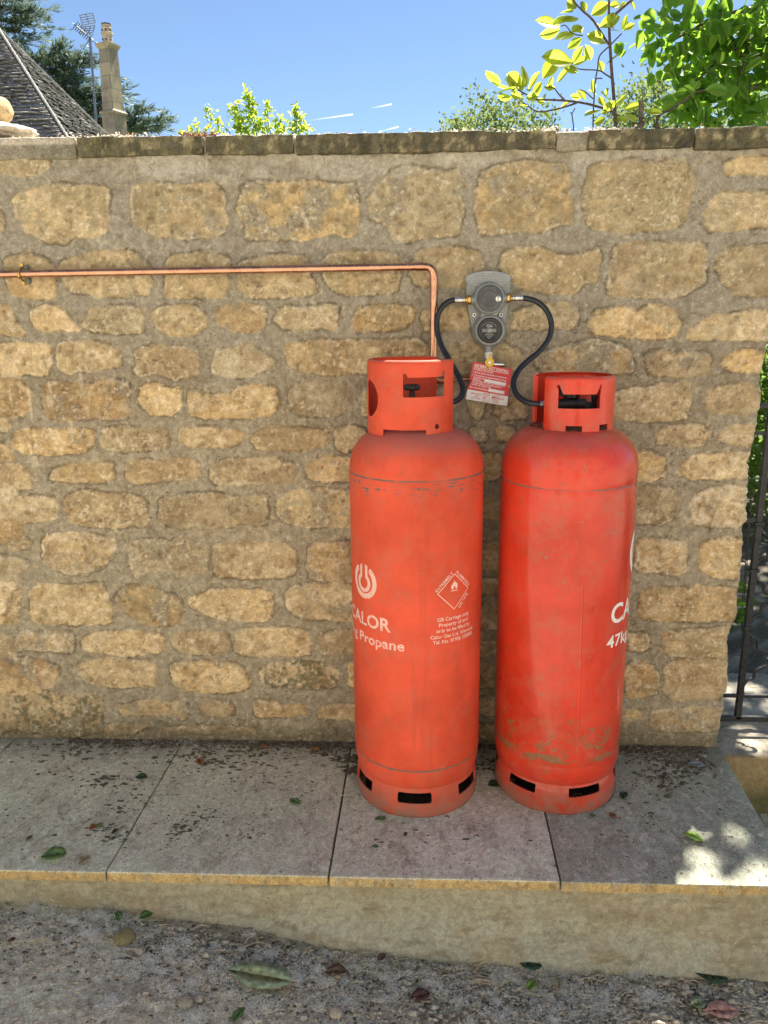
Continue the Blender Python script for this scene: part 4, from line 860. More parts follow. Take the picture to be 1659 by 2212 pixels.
def ttext(s, u, v_, wd, ht, mat, bold=.0, name='print', al='LEFT'):
    g, f = text_mesh(s, 1.0, bold, 'LEFT'); g = g.copy(); a, b = g[:, 0].min(), g[:, 0].max(); k_ = wd/(b-a); U_ = u+(g[:, 0]-a)*k_; V_ = v_-g[:, 1]*ht
    return mesh(name, np.array([tp(x, y, .0015) for x, y in zip(U_, V_)]), f, mat, tg, smooth=False)
ttext('GAS EMERGENCY CONTROL', .05, .115, .88, .105, M['tagwhite'], .02, 'heading'); obj('heading_line', [tquad(.05, .135, .93, .146, .0014)], M['tagwhite'], tg, smooth=False)
for s_, u_, v_, w_ in (('IF THERE IS A GAS ESCAPE:-', .05, .205, .50), ('1. Shut off gas/heat and all valve on tank/cylinder.', .05, .275, .86), ('2. If gas continues to escape immediately call our', .04, .350, .86), ('emergency gas', .08, .405, .27), ('service on:-', .08, .455, .20), ('3. Do not re-open this valve until remedial action', .04, .500, .84), ('has been taken by a competent person to', .08, .550, .72), ('prevent gas escaping again.', .08, .600, .48), ('Give notice first displayed.', .04, .680, .46)):
    ttext(s_, u_, v_, w_, .062, M['tagwhite'], .015)
obj('blank_box', [tquad(.36, .385, .90, .465, .0014)], M['tagwhite'], tg, smooth=False); obj('blank_box', [tquad(.50, .615, .89, .695, .0014)], M['tagwhite'], tg, smooth=False)
for s_, u_, v_, w_ in (('EMERGENCY', .10, .835, .27), ('GAS', .19, .895, .10), ('SHUT-OFF', .12, .955, .22), ('OPEN', .38, .795, .13), ('CLOSED', .62, .965, .17)): ttext(s_, u_, v_, w_, .062, M['tagink'], .02)
L = []
def tline(u0, v0, u1, v1, t=.006):
    if abs(u1-u0) > abs(v1-v0): L.append(tquad(u0, v0-t*.9, u1, v1+t*.9, .0014))
    else: L.append(tquad(u0-t*.8, v0, u1+t*.8, v1, .0014))
def trect(u0, v0, u1, v1): tline(u0, v0, u1, v0); tline(u0, v1, u1, v1); tline(u0, v0, u0, v1); tline(u1, v0, u1, v1)
trect(.40, .815, .46, .975); trect(.50, .80, .555, .97); trect(.515, .745, .54, .80); trect(.62, .76, .685, .90); trect(.71, .755, .775, .90); trect(.775, .825, .90, .85)
L.append(tquad(.41, .85, .45, .88, .0014)); L.append(tquad(.42, .88, .44, .93, .0014)); L.append(tquad(.60, .815, .70, .845, .0014)); L.append(tquad(.63, .805, .67, .86, .0014)); trect(.725, .81, .76, .86)
obj('diagram', L, M['tagink'], tg, smooth=False)
p = tp(.975, .47, 0); v, f = lathe([(.0018, -.0016), (.0032, -.002), (.0034, 0)], 16, axis='y'); obj('eyelet', (np.array(v)+p, f), M['brass'], tg)
tag(obj('cable_tie', tube(catmull([z4(617, 1385, -.064), z4(602, 1392, -.068), z4(590, 1412, -.07), z4(565, 1455, -.068), z4(555, 1470, -.06)], 5), .0016, 6), M['black']), 'thin black cable tie holding the warning card to the left hose', 'cable tie')
# copper pipe
pipe = empty('copper_pipe', (0, -.03, 1.2), 0, 'bright copper gas pipe running level along the wall then down behind the left cylinder', 'pipe')
def A(x, y, Y=-.032): return at(x, y, Y)
a, b = A(0, 592.5), A(925, 575.5); d = (b-a)/(a-b)[0]*-1; far = a+(b-a)*(-2.2)
e0 = A(915, 576); e1 = A(937.5, 598)
obj('long_run', tube([far, a, e0], .0109, 20), M['copper'], pipe)
cor = np.array([e1[0], -.032, e0[2]])
bend = [e0*(1-t)**2+2*cor*t*(1-t)+e1*t*t for t in np.linspace(0, 1, 9)]
obj('elbow', [tube(bend, .0112, 20), tube([e0+np.array([-.022, 0, 0]), e0], .0124, 20), tube([e1, e1+np.array([0, 0, -.022])], .0124, 20)], M['copper'], pipe)
e2 = A(937, 806); obj('drop', tube([e1+np.array([0, 0, -.02]), e2], .0109, 20), M['copper'], pipe)
e3 = A(957, 822); cor = np.array([e2[0], -.032, e3[2]]); obj('elbow', [tube([e2*(1-t)**2+2*cor*t*(1-t)+e3*t*t for t in np.linspace(0, 1, 8)], .0112, 20), tube([e2+np.array([0, 0, .02]), e2], .0126, 20), tube([e3, e3+np.array([.018, 0, .001]), e3+np.array([.03, 0, .002])], [.0126, .0126, .006], 20)], M['dullcopper'], pipe)
e4 = A(1056, 817); obj('branch', tube(catmull([e3+np.array([.028, 0, .002]), (e3+e4)/2+np.array([0, 0, .001]), e4, e4+np.array([.02, 0, .012]), e4+np.array([.026, 0, .035])], 5), .0055, 12), M['dullcopper'], pipe)
for X0 in (A(45, 592)[0], -2.1):
    cb = A(45, 592); zc = cb[2]; clip = empty('pipe_clip', (X0, 0, zc), 0, 'small brass clip holding the copper pipe near the left edge' if X0 > -1.5 else 'small brass clip holding the copper pipe, beyond the left edge of the photo', 'pipe clip')
    arc = [(X0+(.001*math.sin(t)), -.032-.0135*math.cos(t), zc+.0135*math.sin(t)) for t in np.linspace(-math.pi/2, math.pi/2, 12)]
    obj('band', [tube([(X0, -.014, zc-.026), (X0, -.02, zc-.020)]+arc+[(X0, -.02, zc+.020), (X0, -.014, zc+.026)], .0030, 8)], M['brass'], clip)
    for s_ in (-1, 1):
        v, f = lathe([(0, -.024), (.005, -.024), (.0055, -.020), (.0055, -.010), (0, -.01)], 8, (X0, zc+s_*.026), axis='y'); obj('screw', (v, f), M['brass'], clip, smooth=False)
for (px, py), lb in (((57, 579), 'green-grey wall plug just above the pipe beside its clip'), ((62, 607), 'green-grey wall plug just below the pipe beside its clip')):
    p = A(px, py, -.01); v, f = lathe([(0, -.019), (.0035, -.019), (.0036, -.0215), (.0075, -.0215), (.0080, -.012), (.008, 0)], 16, (p[0], p[2]), axis='y'); tag(obj('wall_plug', (v, f), simple('verdigris', (.16, .19, .15), .7)), lb, 'wall plug', 'plugs in the wall beside the pipe clip')

# ================================================================== FOLIAGE HELPERS
def leafmat(name, base, trans, mixf=.45, rough=.45, var=.25, spec=.4):
    n = NB(name, rough, base, spec=spec); f = n.noise(2.3, 3); g = n.noise(35, 4)
    n.color(n.mixc(n.ramp(g, .3, .7, 0, .5), n.mixc(n.ramp(f, .35, .65), tuple(c*(1-var) for c in base), tuple(min(1, c*(1+var)) for c in base)), tuple(c*.7 for c in base)))
    t = n.N.new('ShaderNodeBsdfTranslucent'); t.inputs[0].default_value = (*trans, 1); ms = n.N.new('ShaderNodeMixShader'); ms.inputs[0].default_value = mixf
    n.L.new(n.b.outputs[0], ms.inputs[1]); n.L.new(t.outputs[0], ms.inputs[2]); n.L.new(ms.outputs[0], n.N['Material Output'].inputs[0]); return n.m
M['lime'] = leafmat('lime_leaf', (.040, .085, .020), (.42, .72, .07), .52, .5)
M['magnolia'] = leafmat('magnolia_leaf', (.15, .19, .045), (.80, .92, .09), .6, .38, .35)
M['shrub'] = leafmat('young_shrub_leaf', (.20, .30, .05), (.80, .95, .14), .6)
M['far'] = leafmat('far_tree_leaf', (.14, .19, .07), (.30, .38, .12), .4, .8, .25, .1)
M['cedar'] = leafmat('cedar_needles', (.17, .235, .185), (.16, .22, .15), .25, .6, .4)
M['bush'] = leafmat('garden_bush_leaf', (.07, .13, .03), (.30, .46, .06), .45)
M['bark'] = simple('grey_brown_bark', (.13, .10, .075), .9, 0, .3, 60, .6, .004)
M['twig'] = simple('dark_twig', (.10, .065, .05), .8, 0, .3, 150, .4, .001)
# leaf outlines (length 1 along +x, folded slightly along the rib)
def leafshape(k=4, wid=.5, heart=0., serr=0.):
    P, n = [], k*2
    xs_ = np.linspace(0, 1, n+1); w_ = wid*.5*np.sin(np.pi*xs_**(.75 if heart else 1.05))**(.62 if heart else .8); w_[0] = .0; w_[-1] = 0
    v = [(x, 0, 0) for x in xs_]+[(x-(heart*.12 if 0 < i < 3 else 0)+(serr*(i % 2)), w_[i], w_[i]*.16-.06*x*x) for i, x in enumerate(xs_)][1:-1]+[(x-(heart*.12 if 0 < i < 3 else 0)+(serr*(i % 2)), -w_[i], w_[i]*.16-.06*x*x) for i, x in enumerate(xs_)][1:-1]
    v = np.array(v); v[:n+1, 2] = -.08*xs_**2
    U = lambda i: n+i if 0 < i < n else (0 if i == 0 else n); Lw = lambda i: n+(n-1)+i if 0 < i < n else (0 if i == 0 else n)
    f = []
    for i in range(n):
        for G in (U, Lw):
            q = [i, i+1, G(i+1), G(i)]; q2 = []
            for a in q:
                if a not in q2: q2.append(a)
            if len(q2) == 4: f += [(q2[0], q2[1], q2[2]), (q2[0], q2[2], q2[3])]
            elif len(q2) == 3: f.append(tuple(q2))
    return v, np.array(f)
def frames(dirs, normals):
    d = dirs/np.linalg.norm(dirs, axis=1, keepdims=True); n = normals-(normals*d).sum(1, keepdims=True)*d; n /= np.linalg.norm(n, axis=1, keepdims=True)+1e-9
    return d, np.cross(n, d), n
def leaves(pos, dirs, normals, size, shape):
    sv, sf = shape; d, b, n = frames(dirs, normals); size = np.broadcast_to(size, (len(pos),))
    V = pos[:, None]+size[:, None, None]*(sv[None, :, 0:1]*d[:, None]+sv[None, :, 1:2]*b[:, None]+sv[None, :, 2:3]*n[:, None])
    F = sf[None]+np.arange(len(pos))[:, None, None]*len(sv); return V.reshape(-1, 3), F.reshape(-1, sf.shape[1])
SIMPLE = (np.array([(0, 0, 0), (.45, .26, .05), (1, 0, -.05), (.45, -.26, .05)]), np.array([(0, 1, 2), (0, 2, 3)]))
def rdir(rs, n): v = rs.normal(size=(n, 3)); return v/np.linalg.norm(v, axis=1, keepdims=True)
def limbs(name, paths, mat, parent, n=7):
    return obj(name, [tube(catmull(p, 4), np.linspace(r0, r1, (len(p)-1)*4+1), n) for p, r0, r1 in paths], mat, parent)

# ---- big lime tree on the right beyond the wall; its crown shades the gateway
rs = np.random.RandomState(21)
lt = empty('lime_tree', (3.3, 3.2, -.06), 0, 'large leafy tree with drooping heart-shaped leaves filling the upper right corner', 'tree')
TC = np.array([3.75, 3.0, 5.6]); clumps = []
while len(clumps) < 330:
    p = rdir(rs, 1)[0]*rs.uniform(.25, 1)**.5*np.array([2.0, 1.9, 1.9])+TC
    clumps.append(p)
for x, y, Y in ((1475,60,3.0),(1530,30,2.9),(1600,30,3),(1650,60,3),(1470,95,2.7),(1500,140,2.8),(1450,40,2.7),(1560,100,3),(1620,120,3),(1655,150,3),(1520,190,2.9),(1580,170,3),(1640,200,3),(1540,225,2.8),(1600,215,3),(1500,170,2.8),(1560,60,2.8),(1610,75,2.7),(1510,105,3),(1575,130,2.9),(1530,150,3.1),(1648,100,2.9),(1630,20,3.1),(1500,10,3),(1440,70,2.8),(1550,245,2.8),(1515,235,2.75),(1590,250,2.9)):
    clumps.append(at(x+12, y, Y)+rs.normal(size=3)*.03)
clumps = np.array(clumps)
def shadow_xy(P, z=0.): t = (P[:, 2]-z)/SUN.z; return P[:, 0]-t*SUN.x, P[:, 1]-t*SUN.y
def pt_poly(x, y, P):
    ins = np.zeros(len(x), bool); P = list(P)
    for (x1, y1), (x2, y2) in zip(P, P[1:]+P[:1]): ins ^= ((y1 > y) != (y2 > y)) & (x < (x2-x1)*(y-y1)/(y2-y1+1e-12)+x1)
    return ins
# the crown has gaps: where the sun reaches the ledge end, the dirt and the step
GAPS = [([(.58, -.72), (.76, -.41), (.90, -.42), (.91, -.55), (.84, -.72)], 0.), ([(.38, -1.1), (.45, -.74), (.86, -.74), (.90, -1.1)], -.28), ([(.80, -.84), (1.0, -.82), (1.0, -1.0), (.82, -1.0)], -.3),
        ([(1.05, -.02), (1.32, -.02), (1.36, .18), (1.10, .20)], -.03), ([(1.12, .28), (1.42, .30), (1.36, .62), (1.14, .50)], -.03)]
def in_gap(P, grow=0.):
    m = np.zeros(len(P), bool)
    for poly, z in GAPS:
        x, y = shadow_xy(P, z); m |= pt_poly(x, y, poly) & (np.abs(fbm(x, y, .10, 200, 3)-.5) > (.042 if z < 1 else -1))
    return m
n = 66; sg = np.where(np.arange(len(clumps)) < 330, .20, .105); pos = np.repeat(clumps, n, 0)+rs.normal(size=(len(clumps)*n, 3))*np.repeat(sg, n)[:, None]*np.array([1, 1.6, .85]); pos = pos[(np.arange(len(pos)) < 330*n) | (rs.rand(len(pos)) < .5)]
GAPS.append(([(1.45, 2.5), (2.25, 2.5), (2.25, 3.3), (1.45, 3.3)], 2.75)); keep = (pos[:, 2] < 3.4) | ~in_gap(pos) | (rs.rand(len(pos)) < np.where(shadow_xy(pos)[1] < .0, .05, .02)); pos = pos[keep]
nd = rs.normal(size=(len(pos), 3))*.6+np.array([0, -.1, -.55]); nn = rs.normal(size=(len(pos), 3))*.55+np.array([0, -.25, 1])
HEART = leafshape(3, .86, 1.0)
V, F = leaves(pos, nd, nn, rs.uniform(.045, .105, len(pos)), HEART); mesh('crown', V, F, M['lime'], lt, smooth=False)
paths = [([(3.3, 3.2, -.1), (3.28, 3.18, 1.2), (3.35, 3.1, 2.6), (3.25, 3.0, 4.2), (3.3, 3.0, 6.2)], .14, .03)]
for k_ in range(26):
    c0 = clumps[rs.randint(330)]; z0 = rs.uniform(2.2, 5); s0 = np.array([3.28, 3.05, z0]); paths.append(([s0, s0*.5+c0*.5+np.array([0, 0, .2]), c0], .035, .006))
for (x0, y0), (x1, y1) in (((1659, 60), (1500, 180)), ((1659, 120), (1480, 60)), ((1659, 10), (1450, 90)), ((1659, 170), (1540, 235)), ((1640, 30), (1590, 200))):
    a, b = at(x0, y0, 2.95), at(x1, y1, 2.8); s0 = np.array([3.28, 3.08, 3.6]); paths.append(([s0, a, (a+b)/2+np.array([0, 0, .04]), b], .03, .004))
limbs('trunk', paths, M['bark'], lt)

# ---- magnolia-like sapling in the middle right, just behind the wall
def zz(x, y, Y=.75): return at(929+x*.4401, y*.4401, Y)
sp = empty('magnolia_sapling', tuple(np.array([zz(910, 640)[0], .75, 0])), 0, 'slender sapling with large yellow-green backlit leaves rising behind the coping', 'sapling')
br = [([(915, 1150), (912, 900), (910, 610), (900, 450), (890, 330), (882, 200), (878, 80), (880, -60)], .0095, .005), ([(885, 215), (868, 205), (800, 100), (745, 50), (700, 0), (680, -40)], .0065, .003), ([(800, 1000), (800, 600), (812, 400), (822, 340), (832, 275), (878, 228), (940, 165)], .0035, .003),
      ([(905, 552), (820, 522), (720, 500), (600, 490), (520, 488), (470, 462), (430, 440)], .006, .003), ([(720, 505), (660, 525), (600, 540), (530, 548), (480, 520), (440, 490)], .0045, .0025), ([(890, 383), (862, 365), (825, 345), (740, 340), (690, 320), (650, 290)], .004, .002),
      ([(882, 95), (920, 60), (960, 25), (990, 0), (1020, -30)], .0065, .005), ([(660, 490), (630, 460), (605, 430), (560, 425)], .004, .002), ([(750, 175), (700, 165), (665, 125), (640, 130)], .003, .002), ([(845, 385), (820, 385), (812, 400)], .003, .002), ([(740, 10), (742, 50)], .003, .002), ([(800, 485), (760, 450), (730, 440)], .003, .002)]
limbs('trunk', [([zz(x, y) for x, y in P], a*.8, b*.8) for P, a, b in br], M['twig'], sp, 8)
LV = [(720,40,670,5),(745,5,765,55),(790,75,875,15),(640,130,530,95),(700,80,608,112),(730,90,655,100),(640,145,545,175),(715,165,622,185),(750,130,700,150),(830,135,928,78),(770,170,845,185),(745,185,680,235),(750,225,700,305),(760,220,792,292),(865,215,790,198),(945,150,965,72),(950,145,1002,118),(940,155,875,142),(860,320,940,255),(705,310,562,272),(625,280,560,375),(655,325,722,352),(690,330,620,398),(603,375,580,428),(775,290,705,308),(830,300,850,348),(350,405,272,355),(445,425,380,358),(465,430,460,322),(483,440,530,355),(430,432,318,452),(420,440,305,405),(405,480,333,475),(450,480,398,458),(500,470,550,405),(480,520,408,522),(540,540,600,592),(560,430,612,430),(520,492,562,500),(690,495,642,522),(732,462,690,468),(760,490,728,438),(800,462,800,392),(830,472,852,515),(860,475,872,435),(880,500,845,450),(900,520,965,470),(835,540,762,562),(838,560,875,535),(862,578,808,605),(900,580,970,592),(950,540,1035,508),(960,560,1005,592),(1060,548,1138,550),(985,0,1005,42),(880,30,935,18),(962,10,935,38),(900,60,880,110),(700,60,640,55),(470,480,530,470),(420,455,395,400),(455,445,432,375),(790,110,830,120),(720,120,745,160),(820,470,780,440),(905,140,870,120),(930,90,900,130),(690,470,740,480),(850,545,905,500)]
pos = np.array([zz(a, b) for a, b, c_, d in LV]); tip = np.array([zz(c_, d, .75+rs.uniform(-.05, .05)) for a, b, c_, d in LV]); L_ = np.linalg.norm(tip-pos, axis=1)
nr = rs.normal(size=(len(pos), 3))*.45+np.array([0, -.9, .35]); V, F = leaves(pos, tip-pos, nr, L_*1.06, leafshape(4, .56)); mesh('leaf_crown', V, F, M['magnolia'], sp)
# second low branch on the right with a few broad leaves, cut stump
sb = empty('magnolia_sapling', tuple(np.array([zz(1110, 640)[0], .8, 0])), 0, 'short side shoot with one broad round leaf, behind the coping at right', 'sapling')
limbs('trunk', [([zz(1090, 900, .8), zz(1112, 600, .8), zz(1180, 540, .8), zz(1230, 505, .8), zz(1270, 480, .8)], .005, .003), ([zz(1240, 500, .8), zz(1290, 460, .8), zz(1350, 440, .8)], .003, .002)], M['twig'], sb, 7)
LV = [(1350,442,1462,442,.8),(1262,445,1212,452,.5),(1295,440,1325,398,.5),(1290,430,1285,385,.5),(1245,510,1218,538,.5),(1215,492,1135,495,.35),(1190,600,1188,555,.7),(1140,520,1100,500,.5),(1300,450,1250,420,.5)]
pos = np.array([zz(a[0], a[1], .8) for a in LV]); tip = np.array([zz(a[2], a[3], .8) for a in LV])
V, F = leaves(pos, tip-pos, rs.normal(size=(len(pos), 3))*.3+np.array([0, -1, .3]), np.linalg.norm(tip-pos, axis=1)*1.05, leafshape(4, .66)); mesh('leaf_crown', V, F, M['lime'], sb)
st_ = tag(obj('cut_stump', tube([zz(1038, 900, .6), zz(1036, 700, .6), zz(1035, 600, .6), zz(1034, 498, .6)], [.010, .009, .008, .0075], 10), M['bark']), 'bare cut-off stem poking above the coping, right of the sapling', 'stem')
limbs_ = tag(obj('bare_twig', [tube([zz(706, 900, .7), zz(704, 618, .7), zz(696, 560, .7), zz(690, 550, .7)], .0022, 6), tube([zz(696, 560, .7), zz(712, 530, .7)], .0018, 6)], M['twig']), 'thin forked twig sticking up left of the sapling', 'twig')

# ---- bright young shrub left of centre
def shrub(name, stems, Y, label, cat, mat, n, size, seed, spread=.05, group=None):
    rs = np.random.RandomState(seed); o = empty(name, tuple(np.array([at(stems[0][0][0], 300, Y)[0], Y, -.1])), 0, label, cat, group); P, W_ = [], []
    for (x0, y0), (x1, y1), dn in stems:
        a, b = at(x0, y0, Y), at(x1, y1, Y); W_.append(([a-np.array([0, 0, .5 if Y > 1 else .03]), a, (a+b)/2+rs.normal(size=3)*.005*Y, b], .0028*Y**.5 if Y > 1 else .001, .001)); dn = int(dn*(.55 if Y > 1 else 1)); t = rs.rand(dn)**.85; q = a+(b-a)*t[:, None]
        P.append(q+rs.normal(size=q.shape)*spread*(1.25-t[:, None]))
    P = np.concatenate(P); V, F = leaves(P, rdir(rs, len(P))+np.array([0, 0, .2]), rdir(rs, len(P))*.8+np.array([0, -.3, .8]), rs.uniform(*size, len(P)), leafshape(2, .6)); mesh('foliage', V, F, mat, o, smooth=False); limbs('stem', W_, M['twig'], o, 5); return o
shrub('young_shrub', [((545, 300), (532, 192), 330), ((540, 300), (500, 235), 170), ((520, 300), (513, 220), 170), ((555, 300), (545, 215), 200), ((585, 300), (578, 222), 110), ((600, 300), (605, 255), 150), ((640, 300), (640, 230), 190), ((628, 300), (650, 245), 150), ((660, 300), (655, 270), 90), ((480, 300), (443, 228), 95), ((500, 300), (470, 262), 60), ((570, 300), (560, 262), 150), ((540, 300), (515, 270), 150)],
      6.0, 'bright green young shrub, sunlit, poking above the wall left of centre', 'shrub', M['shrub'], 0, (.03, .06), 3, .045)
shrub('wall_weed', [((428, 296), (422, 262), 26), ((438, 296), (452, 274), 22), ((400, 296), (388, 284), 22), ((415, 296), (408, 280), 18), ((460, 296), (463, 282), 14)], .22, 'small weed sprig growing on the coping near the left', 'weed', M['shrub'], 0, (.009, .018), 5, .007)
# ---- far broadleaf trees
def fartree(cx, top, bot, hw, Y, label, n, seed, mat, size=(.10, .2)):
    rs = np.random.RandomState(seed); t, b = at(cx, top, Y), at(cx, bot, Y); wx = abs(at(cx+hw, top, Y)[0]-t[0]); hz = (t[2]-b[2]); c0 = (t+b)/2
    o = empty('broadleaf_tree', (c0[0], Y, -1), 0, label, 'tree', 'pale trees far beyond the wall'); m = max(12, n//60); ph = rs.uniform(0, 2*math.pi, m); rr = rs.rand(m)**.5
    cl_ = np.stack([c0[0]+wx*rr*np.cos(ph), Y+rs.uniform(-1, 1, m)*wx, c0[2]+hz*.5*rr*np.sin(ph)], -1); P = np.repeat(cl_, n//m, 0); P = P+rs.normal(size=P.shape)*wx*.13
    V, F = leaves(P, rdir(rs, len(P)), rdir(rs, len(P))+np.array([0, 0, .5]), rs.uniform(*size, len(P)), SIMPLE); mesh('crown', V, F, mat, o, smooth=False)
    s0 = np.array([c0[0], Y, -1.]); limbs('trunk', [([s0, s0*.5+c0*.5, c0], .25, .10)]+[([c0*.6+s0*.4, (c0*.6+s0*.4+q)/2+np.array([0, 0, .3]), q], .07, .015) for q in cl_[:24]], M['bark'], o, 5); return o
fartree(1075, 218, 420, 118, 26, 'pale sparse tree top far away, left of the sapling', 5200, 31, M['far'], (.10, .20))
fartree(1425, 158, 420, 115, 24, 'pale feathery tree far away between sapling and large leafy tree', 6500, 33, M['far'], (.10, .20))
fartree(1640, 190, 430, 110, 25, 'pale feathery tree far away below the big leafy crown at right', 5200, 35, M['far'], (.10, .20))
# ---- dark cedar behind the house
cd = empty('cedar_tree', tuple(at(-70, 900, 24)*np.array([1, 1, 0])+np.array([0, 0, -1])), 0, 'dark blue-green cedar with flat layered boughs behind the slate roof and chimney', 'tree')
rs = np.random.RandomState(8); BO = []
def bough(x0, y0, x1, y1, th, n, Y=24): BO.append((at(x0, y0, Y), at(x1, y1, Y+rs.uniform(-1, 1)), th, n))
for b in ((-60,10,85,30,16,900),(-60,40,80,55,16,900),(-60,60,78,75,14,700),(-50,80,62,95,9,420),(-60,-15,50,2,12,500),(40,140,150,98,9,420),(50,150,185,118,13,800),(50,170,205,132,13,900),(60,180,195,158,14,900),(60,190,180,178,15,900),(70,210,175,200,14,800),(100,225,215,195,14,800),(110,245,220,215,15,800),(140,262,245,232,14,700),(150,280,230,262,14,600),(30,130,120,120,12,500),(120,210,285,192,9,420),(210,240,262,200,9,260),(250,255,318,232,8,420),(240,275,365,252,10,720),(240,285,345,270,10,520),(250,290,320,285,9,300),(200,190,270,205,7,160)): bough(*b)
P, N_, D_ = [], [], []
for a, b, th, n in BO:
    n = int(n*2.1)
    t = rs.beta(1.3, 1.0, n); m = 26; sub_t = rs.rand(m); sid = rs.randint(0, m, n); k_ = 24/1700
    base_ = a+(b-a)*(sub_t[sid]*.85+.15*t)[:, None]; out = rs.normal(size=(m, 3))*np.array([.9, 1.2, .25])+np.array([.55, -.2, -.05]); q = base_+out[sid]*(t*th*k_*2.3)[:, None]+rs.normal(size=(n, 3))*np.array([.5, .6, .22])*th*k_*.42
    q[:, 2] -= (sub_t[sid]**2)*th*k_*.25; P.append(q); D_.append(out[sid]*.8+rs.normal(size=(n, 3))*.35+np.array([.3, 0, .15])); N_.append(rs.normal(size=(n, 3))*.4+np.array([0, -.3, 1]))
P = np.concatenate(P); NEED = (np.array([(0, 0, 0), (.5, .10, .02), (1, 0, 0), (.5, -.10, .02)]), np.array([(0, 1, 2), (0, 2, 3)]))
V, F = leaves(P, np.concatenate(D_), np.concatenate(N_), rs.uniform(.10, .26, len(P)), NEED); mesh('foliage', V, F, M['cedar'], cd, smooth=False)
c0 = at(-85, 700, 24); c1 = at(-85, -150, 24); limbs('trunk', [([c0, (c0+c1)/2, c1], .5, .2)]+[([np.array([c0[0], c0[1], a[2]-.3]), a, b], .10, .015) for a, b, th, n in BO], M['bark'], cd, 6)

# ================================================================== HOUSE ROOF, CHIMNEY, AERIAL
n = NB('stone_slate_roof', .75, spec=.5); g = n.noise(3.5, 5, .6); g2 = n.noise(28, 4, .6)
n.color(n.mixc(n.ramp(g2, .35, .65), n.mixc(n.ramp(g, .35, .65), (.085, .08, .085), (.19, .18, .175)), (.38, .365, .35))); M['slate'] = n.m
M['housestone'] = simple('house_stone', (.42, .34, .22), .9, 0, .2, 3, .5, .01)
M['ridge'] = simple('ridge_stone', (.40, .38, .35), .8, 0, .15, 8)
hs = empty('house', tuple(at(-60, 400, 13.5)*np.array([1, 1, 0])), 0, 'house with a steep stone-slate hipped roof at the upper left', 'house')
AP = at(-6, 68, 13.5)                                     # apex
q1 = at(160, 330, 12.0); q2 = at(262, 330, 15.2); q1z = min(q1[2], q2[2]); dn = lambda q: AP+(q-AP)*((AP[2]-q1z)/(AP[2]-q[2]))
q1, q2 = dn(q1), dn(q2); q0 = np.array([2*AP[0]-q1[0], q1[1], q1z]); q3 = np.array([2*AP[0]-q2[0], q2[1], q1z])
def slates(a, b, apex, rows, width, seed):
    """courses of individual stone slates on a triangular roof face a-b-apex"""
    rs = np.random.RandomState(seed); nrm = np.cross(b-a, apex-a); nrm /= np.linalg.norm(nrm)
    if nrm[2] < 0: nrm = -nrm
    V, F = [], []; U = (b-a)
    for r_ in range(rows):
        t0, t1 = r_/rows, min(1, (r_+1.25)/rows); L0, R0 = a+(apex-a)*t0, b+(apex-b)*t0; Wd = np.linalg.norm(R0-L0); m = max(1, int(Wd/width*rs.uniform(.85, 1.15))); e = np.sort(np.concatenate([[0, 1], rs.rand(m)*.5/m+np.arange(m)/m]))
        L1, R1 = a+(apex-a)*t1, b+(apex-b)*t1
        for s0, s1 in zip(e[:-1], e[1:]):
            if s1-s0 < .15/m: continue
            up = rs.uniform(.05, .10); th = .030; tl = (rs.rand()-.5)*.02; p = [L0+(R0-L0)*s0, L0+(R0-L0)*s1, L1+(R1-L1)*s1, L1+(R1-L1)*s0]
            c_ = sum(p)/4; p = [c_+(x-c_)*.985 for x in p]; k_ = len(V); V += [p[0]+nrm*(up+tl), p[1]+nrm*(up-tl), p[2]+nrm*.01, p[3]+nrm*.01, p[0]+nrm*(up+tl-th), p[1]+nrm*(up-tl-th)]
            F += [(k_, k_+1, k_+2, k_+3), (k_, k_+4, k_+5, k_+1)]
    return np.array(V), F
rf = obj('roof', [([q0, q1, q2, q3, AP], [(0, 1, 4), (1, 2, 4), (2, 3, 4), (3, 0, 4)])], M['slate'], hs, smooth=False)
for a, b, sd in ((q0, q1, 1), (q1, q2, 2)):
    v, f = slates(a, b, AP, 34, .15, sd); mesh('slate_courses', v, f, M['slate'], rf, smooth=False)
def hip(a, b, m, w=.10):
    P = []
    for i in range(m): p, q = a+(b-a)*(i/m), a+(b-a)*((i+1.05)/m); o_ = np.array([0, 0, .09]); P.append(tube([p+o_, q+o_*1.25], [w, w*.82], 7))
    return P
obj('hip_stones', hip(q1, AP, 30, .026)+hip(q2, AP, 30, .02), M['ridge'], rf, smooth=False)
wl = [(q0+q1)/2*0+p*1. for p in (q0, q1, q2, q3)]; cen = sum(wl)/4; wl = [cen+(p-cen)*.93 for p in wl]
v = [tuple(p) for p in wl]+[(p[0], p[1], -2) for p in wl]; obj('wall', (np.array(v), [(i, (i+1) % 4, 4+(i+1) % 4, 4+i) for i in range(4)]), M['housestone'], hs, smooth=False)
# chimney stack: square shaft turned so that two faces show
chm = empty('chimney', tuple(at(245, 400, 17)*np.array([1, 1, 0])), 0, 'tall slim ashlar chimney stack with moulded cap and clay pot', 'chimney')
n = NB('ashlar', .85, spec=.3); bt = n.N.new('ShaderNodeTexBrick'); bt.inputs['Scale'].default_value = 1.0; bt.inputs['Brick Width'].default_value = .42; bt.inputs['Row Height'].default_value = .27; bt.inputs['Mortar Size'].default_value = .008
vv_ = n.N.new('ShaderNodeCombineXYZ'); s3 = n.sep(); n.L.new(n.math('ADD', s3[0], s3[1]), vv_.inputs[0]); n.L.new(s3[2], vv_.inputs[1]); n.L.new(vv_.outputs[0], bt.inputs['Vector'])
bt.inputs['Color1'].default_value = (.46, .37, .24, 1); bt.inputs['Color2'].default_value = (.30, .25, .18, 1); bt.inputs['Mortar'].default_value = (.22, .19, .15, 1)
